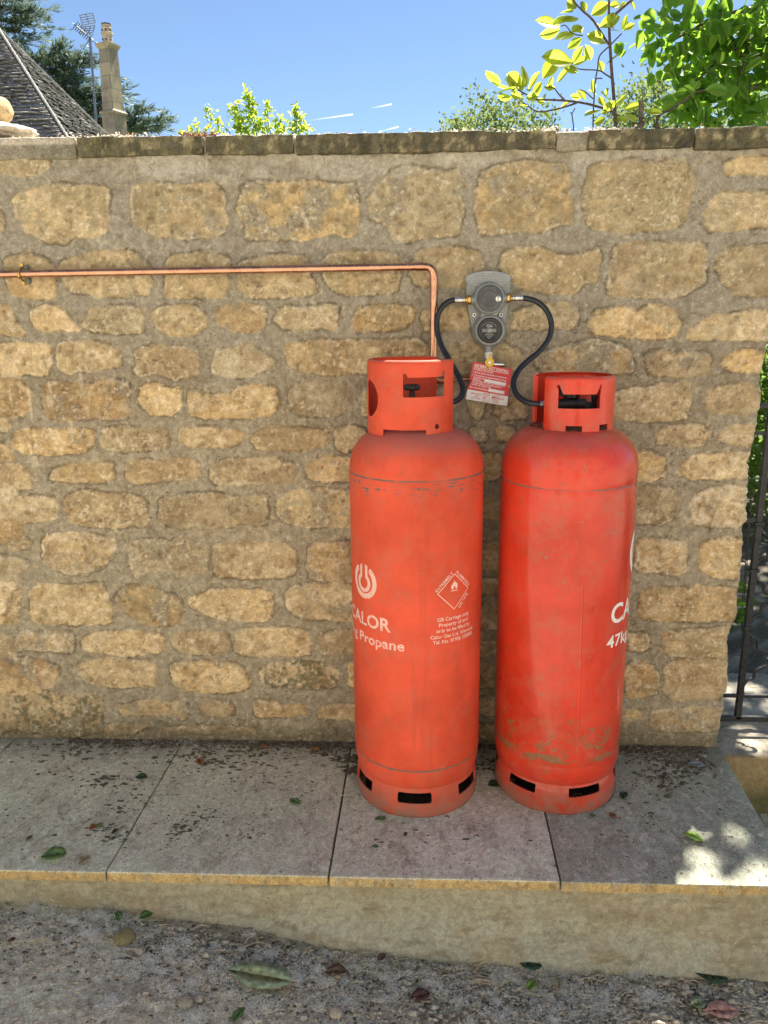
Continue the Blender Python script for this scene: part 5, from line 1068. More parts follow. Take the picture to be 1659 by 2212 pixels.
n.color(n.mixc(n.math('MULTIPLY', n.ramp(n.noise(2.6, 5, .65), .40, .66), .75), bt.outputs['Color'], (.19, .165, .13))); n.bump(n.noise(30, 4), .5, .01); M['ashlar'] = n.m
CY = 17.0
def frustum(cx, cy, w0, z0, w1, z1, rot=R(-24)):
    v = []
    for w_, z in ((w0, z0), (w1, z1)):
        for k_ in range(4): a = rot+math.pi/4+k_*math.pi/2; v.append((cx+w_*.7071*math.cos(a), cy+w_*.7071*math.sin(a), z))
    return np.array(v), [(0, 1, 5, 4), (1, 2, 6, 5), (2, 3, 7, 6), (3, 0, 4, 7), (4, 5, 6, 7), (3, 2, 1, 0)]
b0, b1, t1_ = at(245, 400, CY), at(244, 240, CY), at(232, 110, CY); cx, cy = at(240, 180, CY)[0], CY; s_ = (CY+2.39)/1693*.80; ZH = lambda y: float(at(240, y, CY)[2])
def stack(name, segs, mat, parent): return obj(name, [frustum(cx, cy, w0*s_, ZH(y0), w1*s_, ZH(y1)) for w0, y0, w1, y1 in segs], mat, parent, smooth=False)
stack('shaft', [(36.5, 245, 31, 108)], M['ashlar'], chm); stack('base', [(43, 420, 40.5, 249)], M['ashlar'], chm); stack('string_course', [(48, 249, 49, 245), (49, 245, 38, 240)], M['ashlar'], chm)
stack('cap', [(31, 109, 38, 104), (38, 104, 42, 99), (42, 99, 42, 96), (42, 96, 20, 93.5)], M['ashlar'], chm)
M['clay'] = simple('buff_clay', (.55, .44, .30), .8, 0, .2, 12); M['soot'] = simple('sooty_clay', (.09, .075, .06), .9)
po = [(12, 97), (12.4, 93), (11.5, 90), (12, 84), (11, 80), (11.5, 76), (14.5, 74), (14.5, 71), (11, 69), (11, 66), (12.5, 63.5), (12.5, 61), (10.5, 59), (10, 56), (11.8, 54.5)]
pt = obj('chimney_pot', lathe([(r_*s_, ZH(y)) for r_, y in po], 20, (cx, cy)), M['clay'], chm); obj('pot_rim', lathe([(11.8*s_, ZH(54.5)), (11.8*s_, ZH(51.5)), (9.2*s_, ZH(51.3)), (8.8*s_, ZH(56))], 20, (cx, cy)), M['soot'], pt)
for k_ in range(6):
    a = R(k_*60+10)
    for y_ in (87, 66.5): px3, py3 = cx+11.2*s_*math.sin(a), cy-11.2*s_*math.cos(a); obj('vent_hole', lathe([(0, ZH(y_)-.02), (.022, ZH(y_)-.01), (.022, ZH(y_)+.01), (0, ZH(y_)+.02)], 8, (px3, py3)), M['soot'], pt)
# television aerial
M['alu'] = simple('weathered_aluminium', (.22, .23, .26), .5, .6, .2, 20)
ae = empty('tv_aerial', tuple(at(208, 400, 18)), 0, 'television aerial with zigzag boom and mesh reflector on a thin pole left of the chimney', 'aerial')
AY = 18.0; a0, a1 = at(213, 330, AY), at(194, 80, AY); obj('mast', tube([a0, a1], .030, 8), M['alu'], ae)
bm0, bm1 = at(196, 84, AY), at(162, 36, AY-.4); bm1 = at(163, 53-12, AY-.4); bs, be = at(197, 83, AY), at(161, 55-2, AY-.5)
obj('boom', tube([bs, be], .016, 6), M['alu'], ae)
L = []
for i in range(9): p = bs+(be-bs)*(i+.5)/9; L.append(tube([p+np.array([.05, .05, .085]), p-np.array([.05, .05, .085])], .010, 5)); L.append(tube([p+np.array([-.07, 0, .05]), p-np.array([-.07, 0, .05])], .009, 5))
obj('director', L, M['alu'], ae)
L = []
def gridp(c00, c10, c01, nu, nv):
    A_, B_, C_ = [at(*q, AY) for q in (c00, c10, c01)]
    for i in range(nu+1): L.append(tube([A_+(B_-A_)*i/nu, C_+(B_-A_)*i/nu], .010, 5))
    for j in range(nv+1): L.append(tube([A_+(C_-A_)*j/nv, B_+(C_-A_)*j/nv], .010, 5))
gridp((172, 33), (200, 28), (178, 54), 2, 4); gridp((176, 58), (205, 55), (172, 73), 3, 3); obj('reflector', L, M['alu'], ae)
obj('bracket', [tube(catmull([at(x, y, AY) for x, y in ((215, 99), (208, 92), (196, 89), (188, 92))], 5), .012, 6), tube(catmull([at(x, y, AY) for x, y in ((190, 90), (186, 96), (191, 102), (200, 103))], 5), .010, 6)], M['alu'], ae)
# contrails, very high up
n = NB('ice_cloud', 1.0, (.9, .9, .92), spec=0); t = n.N.new('ShaderNodeBsdfTranslucent'); t.inputs[0].default_value = (.9, .92, .95, 1); tr = n.N.new('ShaderNodeBsdfTransparent'); ms = n.N.new('ShaderNodeMixShader'); m2 = n.N.new('ShaderNodeMixShader'); ms.inputs[0].default_value = .6
n.L.new(n.b.outputs[0], ms.inputs[1]); n.L.new(t.outputs[0], ms.inputs[2]); al = n.attr(); a3 = n.N.new('ShaderNodeSeparateColor'); n.L.new(al, a3.inputs[0]); n.L.new(a3.outputs[0], m2.inputs[0]); n.L.new(tr.outputs[0], m2.inputs[1]); n.L.new(ms.outputs[0], m2.inputs[2]); n.L.new(m2.outputs[0], n.N['Material Output'].inputs[0]); M['ice'] = n.m
for (x0, y0), (x1, y1), lb in (((655, 262), (762, 247), 'long thin white contrail low in the sky, left of centre'), ((795, 235), (846, 225), 'short faint contrail, highest of the three'), ((815, 285), (861, 274), 'short contrail just above the coping')):
    a, b = at(x0, y0, 1500), at(x1, y1, 1500); m = 24; T = np.linspace(0, 1, m+1); v, f = tube([a+(b-a)*t for t in T], list(.25+1.15*T**.7), 8, False); v = np.array(v); al_ = np.repeat(T**1.3, 8)*.55
    tag(mesh('contrail', v, np.array(f), M['ice'], col=np.repeat(al_[:, None], 3, 1)), lb, 'contrail', 'contrails in the blue sky')

# ================================================================== GATE, CHAIN, GARDEN
M['iron'] = simple('black_painted_iron', (.014, .015, .018), .45, 0, .5, 70, .5, .001)
GY = .17
gt = empty('iron_gate', (1.1, GY, 0), 0, 'black wrought-iron garden gate with scrolls at the right edge', 'gate')
def bar(pts, r=.007, n=4): return tube(pts, r*1.2, n)
sx = [float(at(x, y, GY)[0]) for x, y in ((1618, 1320),)][0]
zb = float(at(1620, 1553, GY)[2]); zr = float(at(1620, 1503, GY)[2])
obj('bottom_rail', [box(.98, 2.05, GY-.008, GY+.008, zb-.008, zb+.012)], M['iron'], gt, bevel=.002); obj('lower_rail', [box(.98, 2.05, GY-.006, GY+.006, zr-.006, zr+.006)], M['iron'], gt, bevel=.002)
for X0 in (sx, sx+.30, sx+.60, sx+.86): obj('upright', [box(X0-.0105, X0+.0105, GY-.008, GY+.008, zb, 1.12 if X0 < sx+.8 else 1.3)], M['iron'], gt, bevel=.002)
obj('top_rail', [box(.98, 2.05, GY-.008, GY+.008, 1.105, 1.121), box(.98, 2.05, GY-.006, GY+.006, 1.02, 1.032)], M['iron'], gt, bevel=.002)
zC = [float(at(1620, y, GY)[2]) for y in (1130, 1232, 1355, 1480)]
for k_, X0 in enumerate((sx, sx+.30, sx+.60)):
    for z in zC[:3]: obj('collar_band', [box(X0-.016, X0+.016, GY-.013, GY+.013, z-.006, z+.006)], M['iron'], gt, bevel=.002)
    for z, s1 in ((zC[0], -1), (zC[1], 1), (zC[1], -1), (zC[2], 1), (zC[2], -1), (zC[3]-.02, 1)):
        pts = [(X0+.006, GY, z+.006*s1), (X0+.010, GY, z+.022*s1), (X0+.022, GY, z+.040*s1), (X0+.040, GY, z+.048*s1), (X0+.041, GY, z+.066*s1), (X0+.046, GY, z+.078*s1), (X0+.066, GY, z+.088*s1), (X0+.085, GY, z+.10*s1), (X0+.088, GY, z+.115*s1), (X0+.078, GY, z+.118*s1)]
        obj('scroll', [tube(catmull(pts, 5), .0052, 8)], M['iron'], gt)
        pts = [(2*X0-x, y, z_) for x, y, z_ in pts]
        if k_: obj('scroll', [tube(catmull(pts, 5), .0052, 8)], M['iron'], gt)
lz = float(at(1620, 1122, GY)[2]); obj('latch', [box(sx-.05, sx-.004, GY-.006, GY+.004, lz-.012, lz+.006), tube([(sx-.018, GY, lz-.01), (sx-.022, GY, lz+.03)], [.006, .002], 6)], M['iron'], gt, bevel=.001)
obj('hinge_strap', [box(sx-.012, sx+.035, GY-.0125, GY+.0125, float(at(1655, 828, GY)[2])-.014, float(at(1655, 828, GY)[2])+.014)], M['iron'], gt, bevel=.001)
chn = empty('chain', tuple(at(1622, 1040, .19)), 0, 'thin rusty chain hanging between wall end and gate post', 'chain')
M['rust'] = simple('rusty_steel', (.10, .085, .07), .6, .5, .4, 120)
v, f = [], []
TH = np.linspace(0, 2*math.pi, 15)[:-1]; v, f = tube([(.0042*math.cos(a), 0, .0105*math.sin(a)) for a in TH]+[(.0042, 0, 0)], .0016, 6, False)
first = None; pts = catmull([at(1624, 1060, .19), at(1621, 1100, .19), at(1617, 1140, .19), at(1613, 1200, .19), at(1609, 1260, .19), at(1605, 1300, .19)], 8); acc = 0; dl = .0165; last = pts[0]; i = 0
tot = [pts[0]]
for p in pts[1:]:
    while np.linalg.norm(p-tot[-1]) >= dl: tot.append(tot[-1]+(p-tot[-1])/np.linalg.norm(p-tot[-1])*dl)
for i, p in enumerate(tot):
    if first is None: first = obj('link', (v, f), M['rust'], chn, loc=(0, 0, 0)); lk = first
    else: lk = first.copy(); COL.objects.link(lk); lk.parent = chn
    lk.location = Vector(p)-chn.location; lk.rotation_euler = (0, 0, R(90*(i % 2)+20))
# leafy bushes behind the gate
for i, (x, y, z, r_, lb) in enumerate(((2.15, 3.2, .55, .65, 'sunlit leafy bush in the garden behind the gate'), (1.75, 4.6, .9, .8, 'taller bush further back behind the gate and chain'), (3.4, 4.2, .8, .9, 'leafy bush beyond the gate, mostly outside the right edge'), (1.35, 1.05, .10, .16, 'low dark ivy-like plant at the foot of the wall end behind the gate'))):
    rs = np.random.RandomState(60+i); o = empty('garden_bush', (x, y, -.06), 0, lb, 'bush'); nl = 3800 if i < 3 else 90; P = rdir(rs, nl)*(rs.rand(nl, 1)**.4)*np.array([r_, r_, r_*.95]); P += (fbm(P[:, 0]+9, P[:, 2]+5, .3, i, 2)[:, None]-.5)*r_*.6; P += np.array([x, y, z]); P = P[P[:, 2] > -.04]
    V, F = leaves(P, rdir(rs, len(P)), rdir(rs, len(P))+np.array([0, -.3, .9]), rs.uniform(.045, .09, len(P)), leafshape(2, .6)); mesh('foliage', V, F, M['bush'], o, smooth=False)
    limbs('stem', [([(x, y, -.1), (x+d_*.3, y, z*.5), (x+d_, y+.1, z+.3*r_)], .02 if i < 3 else .004, .005 if i < 3 else .002) for d_ in (-.4*r_, 0, .4*r_)], M['bark'], o, 6)
# rounded stone and rubble sitting on the wall head, far left
def lump(name, c, s3_, mat, parent=None, seed=0, amp=.12, n=26, colr=None):
    rs = np.random.RandomState(seed); th = np.linspace(0, math.pi, n); ph = np.linspace(0, 2*math.pi, 2*n)[:-1]; T, Pp = np.meshgrid(th, ph, indexing='ij'); d = np.stack([np.sin(T)*np.cos(Pp), np.sin(T)*np.sin(Pp), np.cos(T)], -1)
    d = np.sign(d)*np.abs(d)**.8; d /= np.linalg.norm(d, axis=-1, keepdims=True)**.6; r_ = 1+amp*(fbm(d[..., 0]+5+d[..., 2]*.6, d[..., 1]+3-d[..., 2]*.5, .8, seed, 4, .6)-.5)*2
    v = (d*r_[..., None]*np.array(s3_)+np.array(c)).reshape(-1, 3); a = np.arange(T.size).reshape(T.shape); b = np.roll(a, -1, 1)
    F = np.stack([a[:-1], b[:-1], b[1:], a[1:]], -1).reshape(-1, 4); colr = colr if colr is not None else (.5, .4, .25)
    cc = np.clip(np.array(colr)[None]*(.75+.5*fbm(v[:, 0], v[:, 2]+v[:, 1], max(s3_)*.5, seed+3, 4, .6))[:, None], 0, 1); return mesh(name, v, F, mat, parent, col=cc)
p = at(-8, 238, .12); tag(lump('rounded_stone', p, (.044, .05, .042), M['wall'], None, 3, .22, 30, (.55, .42, .24)), 'rounded honey-coloured stone lying on the wall top at the far left', 'stone')
p = at(-12, 284, .10); tag(lump('mortar_heap', p, (.105, .09, .024), M['wall'], None, 6, .6, 60, (.58, .53, .45)), 'low pale heap of mortar rubble on the wall top at the far left', 'rubble')
# litter along the coping
def litter(name, P, N_, size, shape, mat, label, seed, cat='litter'):
    rs = np.random.RandomState(seed); V, F = leaves(P, rdir(rs, len(P))*np.array([1, 1, .45]), rs.normal(size=(len(P), 3))*.5+np.array([0, 0, 1]), rs.uniform(*size, len(P)), shape); return tag(mesh(name, V, F, mat, smooth=False), label, cat, kind='stuff')
M['petal'] = leafmat('dry_petal', (.74, .66, .58), (.7, .6, .5), .35, .7, .3); M['husk'] = leafmat('brown_husk', (.20, .095, .05), (.25, .10, .04), .25, .7)
rs = np.random.RandomState(77)
def top(x): return float(np.interp(x, [-1.3, -.97, -.96, -.35, -.34, .38, .47, 1.05], [1.914, 1.914, 1.907, 1.9045, 1.9015, 1.9015, 1.899, 1.896]))
def along(ranges, n, h):
    P = []
    for a, b, k_ in ranges:
        x0, x1 = at(a, 285, .02)[0], at(b, 285, .02)[0]; x = rs.uniform(x0, x1, int(n*k_)); P.append(np.stack([x, rs.uniform(-.005, .07, len(x)), [top(q)+rs.rand()**2*h for q in x]], -1))
    return np.concatenate(P)
litter('petal_litter', along([(0, 1659, 5), (180, 330, 3), (460, 640, 1.5), (1170, 1200, 2), (1260, 1370, 4), (960, 1160, 2)], 95, .010), 0, (.005, .013), SIMPLE, M['petal'], 'pale dry petals scattered along the top edge of the coping', 1)
litter('husk_litter', along([(200, 480, 2), (395, 470, 5), (600, 1659, 2)], 90, .014), 0, (.005, .014), SIMPLE, M['husk'], 'brown husks and bud scales lying on the coping', 2)

# ================================================================== LITTER ON LEDGE AND DIRT
def gzs(x, y): return gz(x, y)
M['fluff'] = leafmat('seed_fluff', (.90, .90, .85), (.8, .8, .76), .4, .9, .04, .0)
M['crumb'] = simple('dark_crumbs', (.135, .11, .075), .95, 0, .5, 160); M['grit'] = simple('pale_grit', (.50, .42, .31), .9, 0, .35, 60); M['clod'] = simple('earth_clod', (.40, .36, .285), .95, 0, .4, 90, .6, .002); M['moss'] = simple('dry_moss', (.12, .105, .06), .95, 0, .5, 220, .6, .002); M['straw'] = simple('dry_straw', (.46, .38, .26), .8, 0, .3, 60)
rs = np.random.RandomState(99)
def scatter(px, n, sd, zf):     # clusters given on the survey sheet as (x, y, weight, spread)
    P = []
    for x, y, w_, s_ in px:
        c0 = zf(x, y); m = int(n*w_); q = rs.normal(size=(m, 2))*s_; P.append(np.stack([c0[0]+q[:, 0], c0[1]+q[:, 1]*.8, np.zeros(m)], -1))
    return np.concatenate(P)
def ong(x, y):
    p = atz(x, y, -.2)
    for _ in range(8): p = atz(x, y, float(gz(p[0], p[1])))
    return p
def onl(x, y): return atz(x, y, 0)
def seat(P, ledge_=False, lift=0.):
    if ledge_: P = P[(P[:, 1] < -.006) & (P[:, 1] > -.655) & (P[:, 0] < .95)]; P[:, 2] = .001+lift
    else:
        P = P[(P[:, 1] < -.640)]; P[:, 2] = gz(P[:, 0], P[:, 1])+(fbm(P[:, 0], P[:, 1], .12, 80, 4)-.5)*.025+(fbm(P[:, 0], P[:, 1], .03, 81, 4, .65)-.5)*.010+.002+lift
    return P
M['wadding'] = M['fluff']
FL = [(90,1985,.6,.03),(70,1970,.5,.03),(150,1990,.3,.02),(235,1985,1.2,.035),(255,2000,1,.03),(215,2020,.7,.03),(195,2050,.7,.03),(300,2030,.6,.03),(330,2070,.6,.03),(310,2100,.8,.03),(400,2075,.5,.04),(235,2170,.5,.015),(215,2190,.4,.015),(430,2100,1.0,.04),(520,2085,1.1,.05),(560,2075,.8,.04),(640,2090,.7,.05),(470,2150,.6,.05),(590,2160,.7,.05),(660,2130,1.0,.05),(690,2165,1.0,.05),(380,2185,.4,.03),(720,2080,.6,.04),(780,2100,.8,.05),(820,2140,.7,.05),(790,2070,.5,.03),(760,2180,.6,.04),(860,2070,.5,.04),(900,2085,.9,.05),(980,2140,1.1,.05),(1050,2105,1,.05),(1080,2085,.8,.04),(1140,2110,.7,.05),(1200,2090,.7,.04),(1260,2130,1,.05),(1290,2160,1,.05),(1230,2180,1.2,.05),(1180,2200,1.2,.05),(1330,2120,.7,.05),(1400,2150,1.2,.03),(1380,2100,.7,.04),(1300,2100,.6,.05),(1460,2110,.5,.05),(1590,2100,.9,.04),(1640,2090,.6,.04),(1560,2090,.5,.04),(1200,2160,.8,.05),(1120,2170,.8,.06),(1020,2190,.6,.05),(930,2120,.6,.05),(1090,2140,.6,.06)]
pc = seat(scatter(FL, 8, 0, ong)); nf = 240; P = np.repeat(pc, nf, 0); P = P+rs.normal(size=P.shape)*np.repeat(rs.uniform(.06, .13, len(pc))**2*1.0, nf)[:, None]*np.array([1.3, 1, .5]); P[:, 2] = np.maximum(P[:, 2], np.repeat(pc[:, 2], nf)-.001)+.002
FIB = (np.array([(0, -.05, 0), (.35, -.05, .10), (.7, .0, .10), (1, .0, 0), (.7, .1, .10), (.35, .06, .10), (0, .05, 0)]), np.array([(0, 1, 5), (0, 5, 6), (1, 2, 4), (1, 4, 5), (2, 3, 4)]))
V, F = leaves(P, rdir(rs, len(P))*np.array([1, 1, .5]), rdir(rs, len(P)), rs.uniform(.003, .011, len(P)), FIB); tag(mesh('seed_fluff', V, F, M['fluff'], smooth=False), 'white cottony seed fluff drifted over the dirt below the ledge', 'seed fluff', kind='stuff')
LFL = [(735, 0, 0, 0)]
LE = [(300,1605,.9,.03),(405,1605,1.2,.012),(440,1660,.35,.03),(60,1640,.4,.05),(275,1640,.4,.03),(240,1638,.3,.05),(460,1735,.6,.02),(275,1745,.35,.01),(395,1820,1.0,.018),(455,1838,.5,.012),(540,1602,1,.012),(690,1600,.9,.02),(1060,1740,.5,.02),(960,1745,.4,.02),(1010,1750,.4,.02),(1065,1690,.5,.03),(1450,1660,.8,.04),(1420,1640,.8,.04),(1510,1640,.6,.04),(1250,1590,.3,.01),(1640,1800,.5,.01)]
pc = seat(scatter(LE+[(x_, 1600+6*math.sin(x_), .35, .035) for x_ in range(20, 740, 45)]+[(1380, 1604, .5, .03), (1450, 1612, .6, .04), (1520, 1622, .5, .03)], 16, 0, onl), True); P = np.repeat(pc, 34, 0); P = P+rs.normal(size=P.shape)*np.repeat(rs.uniform(.002, .006, len(pc)), 34)[:, None]*np.array([1.3, 1, .4]); P[:, 2] = np.maximum(P[:, 2], .001)
V, F = leaves(P, rdir(rs, len(P))*np.array([1, 1, .5]), rdir(rs, len(P)), rs.uniform(.002, .007, len(P)), FIB); tag(mesh('seed_fluff', V, F, M['fluff'], smooth=False), 'wisps of white seed fluff caught on the grey ledge', 'seed fluff', kind='stuff')
# crumbs and grit
def pebbles(P, s0, s1, mat, name, label, seed, flat=.7):
    rs = np.random.RandomState(seed); ph = (1+5**.5)/2; iv = np.array([(-1, ph, 0), (1, ph, 0), (-1, -ph, 0), (1, -ph, 0), (0, -1, ph), (0, 1, ph), (0, -1, -ph), (0, 1, -ph), (ph, 0, -1), (ph, 0, 1), (-ph, 0, -1), (-ph, 0, 1)])/1.9
    ff = np.array([(0, 11, 5), (0, 5, 1), (0, 1, 7), (0, 7, 10), (0, 10, 11), (1, 5, 9), (5, 11, 4), (11, 10, 2), (10, 7, 6), (7, 1, 8), (3, 9, 4), (3, 4, 2), (3, 2, 6), (3, 6, 8), (3, 8, 9), (4, 9, 5), (2, 4, 11), (6, 2, 10), (8, 6, 7), (9, 8, 1)])
    n = len(P); s_ = rs.uniform(s0, s1, n)*rs.rand(n)**.5+s0*.5; V = P[:, None]+iv[None]*(1+rs.normal(size=(n, 12, 1))*.22)*s_[:, None, None]*(np.array([1.2, 1, flat])*np.stack([rs.uniform(.5, 2.2, n), rs.uniform(.6, 1.3, n), np.ones(n)], -1)[:, None]); F = ff[None]+np.arange(n)[:, None, None]*12
    return tag(mesh(name, V.reshape(-1, 3), F.reshape(-1, 3), mat, smooth=False), label, 'gravel' if 'grit' in name else 'debris', kind='stuff')
g_ = lambda n: np.stack([rs.uniform(-1.25, 1.1, n), -.64-np.abs(rs.normal(size=n))*.13-rs.rand(n)*.05, np.zeros(n)], -1)
A_ = g_(5000); A_ = A_[rs.rand(len(A_)) < sst(-1.4, -.2, A_[:, 0]+(fbm(A_[:, 0], A_[:, 1], .2, 3, 3)-.5)*1.4)+.18]; pebbles(seat(A_), .0012, .0042, M['grit'], 'grit', 'pale grit and crumbs of soil over the dirt', 5)
A_ = g_(6500); A_ = A_[rs.rand(len(A_)) < sst(-1.2, -.3, A_[:, 0]+(fbm(A_[:, 0], A_[:, 1], .15, 8, 3)-.5))+.1]; pebbles(seat(A_), .001, .0038, M['crumb'], 'soil_crumbs', 'dark soil crumbs and twiglets along the foot of the ledge', 6)
A_ = np.stack([rs.uniform(-1.25, 1.1, 2500), rs.uniform(-1.02, -.64, 2500), np.zeros(2500)], -1); pebbles(seat(A_), .0010, .0028, M['grit'], 'grit', 'fine grit strewn thinly over the bare dirt', 7)
LD = [(260,1600,1,.06),(90,1610,1,.08),(150,1640,.6,.08),(440,1625,1,.10),(520,1640,1,.08),(350,1690,1,.09),(230,1690,.6,.06),(260,1735,.8,.05),(420,1770,1.2,.05),(395,1810,.8,.03),(650,1640,1,.08),(730,1620,1.6,.03),(750,1650,1.2,.03),(620,1700,.6,.06),(520,1790,.8,.07),(545,1800,.6,.03),(110,1700,.6,.1),(250,1810,.6,.02),(225,1790,.5,.03),(1070,1660,1.2,.04),(1430,1680,1.2,.05),(1500,1640,1.2,.06),(1420,1630,1.4,.06),(1400,1600,1.4,.05),(690,1612,2,.03),(560,1610,1.5,.05),(1500,1680,.8,.06),(900,1800,.4,.08),(1100,1830,.3,.1),(1350,1760,.5,.08),(40,1780,.5,.1),(300,1760,.6,.1)]
A_ = seat(scatter(LD, 55, 0, onl), True); pebbles(A_, .001, .0045, M['crumb'], 'soil_crumbs', 'dark crumbs and seed bits scattered over the ledge slabs', 8, .5)
A_ = np.stack([rs.uniform(-1.2, .95, 2600), rs.uniform(-.65, -.01, 2600), np.zeros(2600)], -1); pebbles(seat(A_, True), .0006, .0018, M['crumb'], 'soil_crumbs', 'fine dark specks strewn evenly over the ledge', 9, .5)
A_ = np.stack([rs.uniform(-1.2, .95, 4500), -.004-np.abs(rs.normal(size=4500))*.022, np.zeros(4500)], -1); pebbles(seat(A_, True), .001, .0055, M['crumb'], 'soil_crumbs', 'dirt gathered in the angle between wall and ledge', 10, .6)
rs = np.random.RandomState(123)
A_ = g_(1500); A_ = A_[A_[:, 0] > -1.0+rs.rand(len(A_))*1.0]; pebbles(seat(A_), .003, .010, M['clod'], 'clods', 'crumbly clods of dry earth heaped along the foot of the ledge', 15, .75)
A_ = seat(scatter([(270,1605,1,.05),(420,1625,1,.06),(700,1615,1.6,.03),(745,1640,1.4,.02),(755,1665,1,.012),(560,1612,1.2,.05),(1480,1650,1.4,.06),(1400,1620,1.4,.05),(1430,1690,.8,.05),(215,1690,.5,.03),(395,1790,.6,.02),(1070,1650,1,.03),(470,1640,.8,.04),(160,1620,.8,.05)], 60, 0, onl), True); pebbles(A_, .002, .0065, M['moss'], 'dry_moss', 'clumps of dry dark moss and dirt on the ledge near the wall', 16, .6)
# twigs
def twigs(n, region, seed, label, ledge_):
    rs = np.random.RandomState(seed); L = []
    for _ in range(n):
        x, y = region(rs); l_ = rs.uniform(.015, .07); a = rs.uniform(0, math.pi); b = a+rs.normal()*.5; z = .0025 if ledge_ else float(gz(x, y))+.006
        p = [(x, y, z), (x+l_*.5*math.cos(a), y+l_*.5*math.sin(a)*.8, z+rs.uniform(0, .005)), (x+l_*.5*(math.cos(a)+math.cos(b)), y+l_*.5*(math.sin(a)+math.sin(b))*.8, z)]
        if ledge_: p = [q for q in p]; 
        if ledge_ and (min(q[1] for q in p) < -.65 or max(q[1] for q in p) > -.01): continue
        if not ledge_ and max(q[1] for q in p) > -.645: continue
        L.append(tube(catmull(p, 3), rs.uniform(.0006, .0017), 4))
    return tag(obj('dry_stalks', L, M['straw'], smooth=False), label, 'stalks', kind='stuff')
twigs(300, lambda r: (r.uniform(-1.1, 1.05), -.66-abs(r.normal())*.10), 1, 'dry stalks and pine needles tangled in the dirt below the ledge', False)
twigs(60, lambda r: (r.uniform(-1.15, .9), r.uniform(-.62, -.02)), 2, 'thin dry stalks lying on the ledge slabs', True)
# individual fallen leaves and stones
LM = {k_: simple('leaf_'+k_, c_, .5, 0, .3, 60) for k_, c_ in dict(green=(.09, .19, .055), dark=(.022, .065, .030), lime=(.17, .30, .04), grey=(.26, .33, .19), tan=(.34, .28, .18), brown=(.13, .07, .045), rust=(.26, .10, .04), red=(.10, .035, .035), pink=(.52, .27, .23), orange=(.42, .19, .03), blue=(.21, .25, .25)).items()}
LF = [(117,1851,46,20,'green',1,'flat green leaf on the ledge near its front left corner',0),(182,1861,28,70,'tan',1,'curled tan leaf beside the flat green leaf at the ledge\'s front left',0),(306,1682,24,10,'dark',1,'dark green leaf on the second slab from the left, towards the wall',0),(638,1735,28,-25,'green',1,'green leaf in the middle of the slab left of the cylinders',0),(822,1772,26,10,'green',1,'green leaf just left of the left cylinder\'s foot',0),(811,1832,14,0,'green',1,'tiny green leaf near the ledge edge, in front of the left cylinder',0),
 (202,1790,18,60,'rust',1,'rust-coloured husk on the leftmost slab',0),(214,1785,16,20,'green',1,'small green leaf touching the rust-coloured husk',0),(249,1799,18,70,'dark',1,'dark crumpled leaf beside the left slab joint',0),(64,1813,14,60,'brown',1,'small brown leaf at the far left of the ledge',0),(684,1621,16,-20,'orange',1,'orange leaf against the wall foot left of the left cylinder',0),(570,1614,20,10,'rust',1,'brown leaf against the wall foot, middle of the ledge',0),(432,1648,24,-60,'rust',1,'curled rust-brown leaf near the wall, second slab',0),
 (1497,1812,38,-30,'lime',1,'jagged yellow-green leaf lying in the patch of sunlight',0),(1347,1721,30,60,'dark',1,'dark leaf beside the right cylinder\'s foot',0),(1068,1697,30,20,'dark',1,'dark leaf lying between the two cylinders',0),(1503,1655,36,8,'blue',1,'blue-grey leaf on the right end of the ledge near the wall',0),(1324,1765,18,-50,'rust',1,'rust twig-like husk in front of the right cylinder',0),(876,1805,14,80,'brown',1,'small brown husk in front of the left cylinder',0),(1555,1752,8,0,'red',1,'tiny dark red berry husk at the right of the ledge',0),(1280,1765,14,20,'green',1,'scrap of green leaf at the foot of the right cylinder',0),(1512,1822,14,0,'brown',1,'small dark leaf scrap beside the sunlit leaf',0),
 (562,2130,128,-8,'grey',0,'large pale green serrated leaf with a brown bitten tip on the dirt',1),(316,1988,26,40,'green',0,'green leaf against the ledge foot at left',0),(255,1990,24,-60,'green',0,'small green leaf sunk in fluff at left',0),(727,2109,42,15,'brown',0,'grey-brown curled leaf on the dirt left of centre',0),(1144,2092,44,-8,'dark',0,'dark green leaf under the ledge in front of the right cylinder',0),(1147,2139,26,50,'lime',0,'small lime-green leaf below the dark green leaf',0),(1207,2135,26,80,'tan',0,'upright tan leaf on the dirt below the right cylinder',0),(908,2162,40,20,'red',0,'dark red-brown lobed leaf at the bottom centre',0),
 (1536,2119,54,-6,'dark',0,'smooth dark green leaf on the dirt at lower right',0),(1557,2195,62,5,'pink',0,'pinkish leaf in the sunlight at the bottom right',0),(515,2203,34,60,'green',0,'grey-green leaf cut by the bottom edge of the photo',0),(825,2078,22,50,'brown',0,'brown leaf scrap against the ledge foot, centre',0),(27,2041,14,40,'red',0,'tiny dark husk on the bare dirt at far left',0),(1508,2178,34,20,'grey',0,'pale green leaf scrap beside the pinkish leaf',0)]
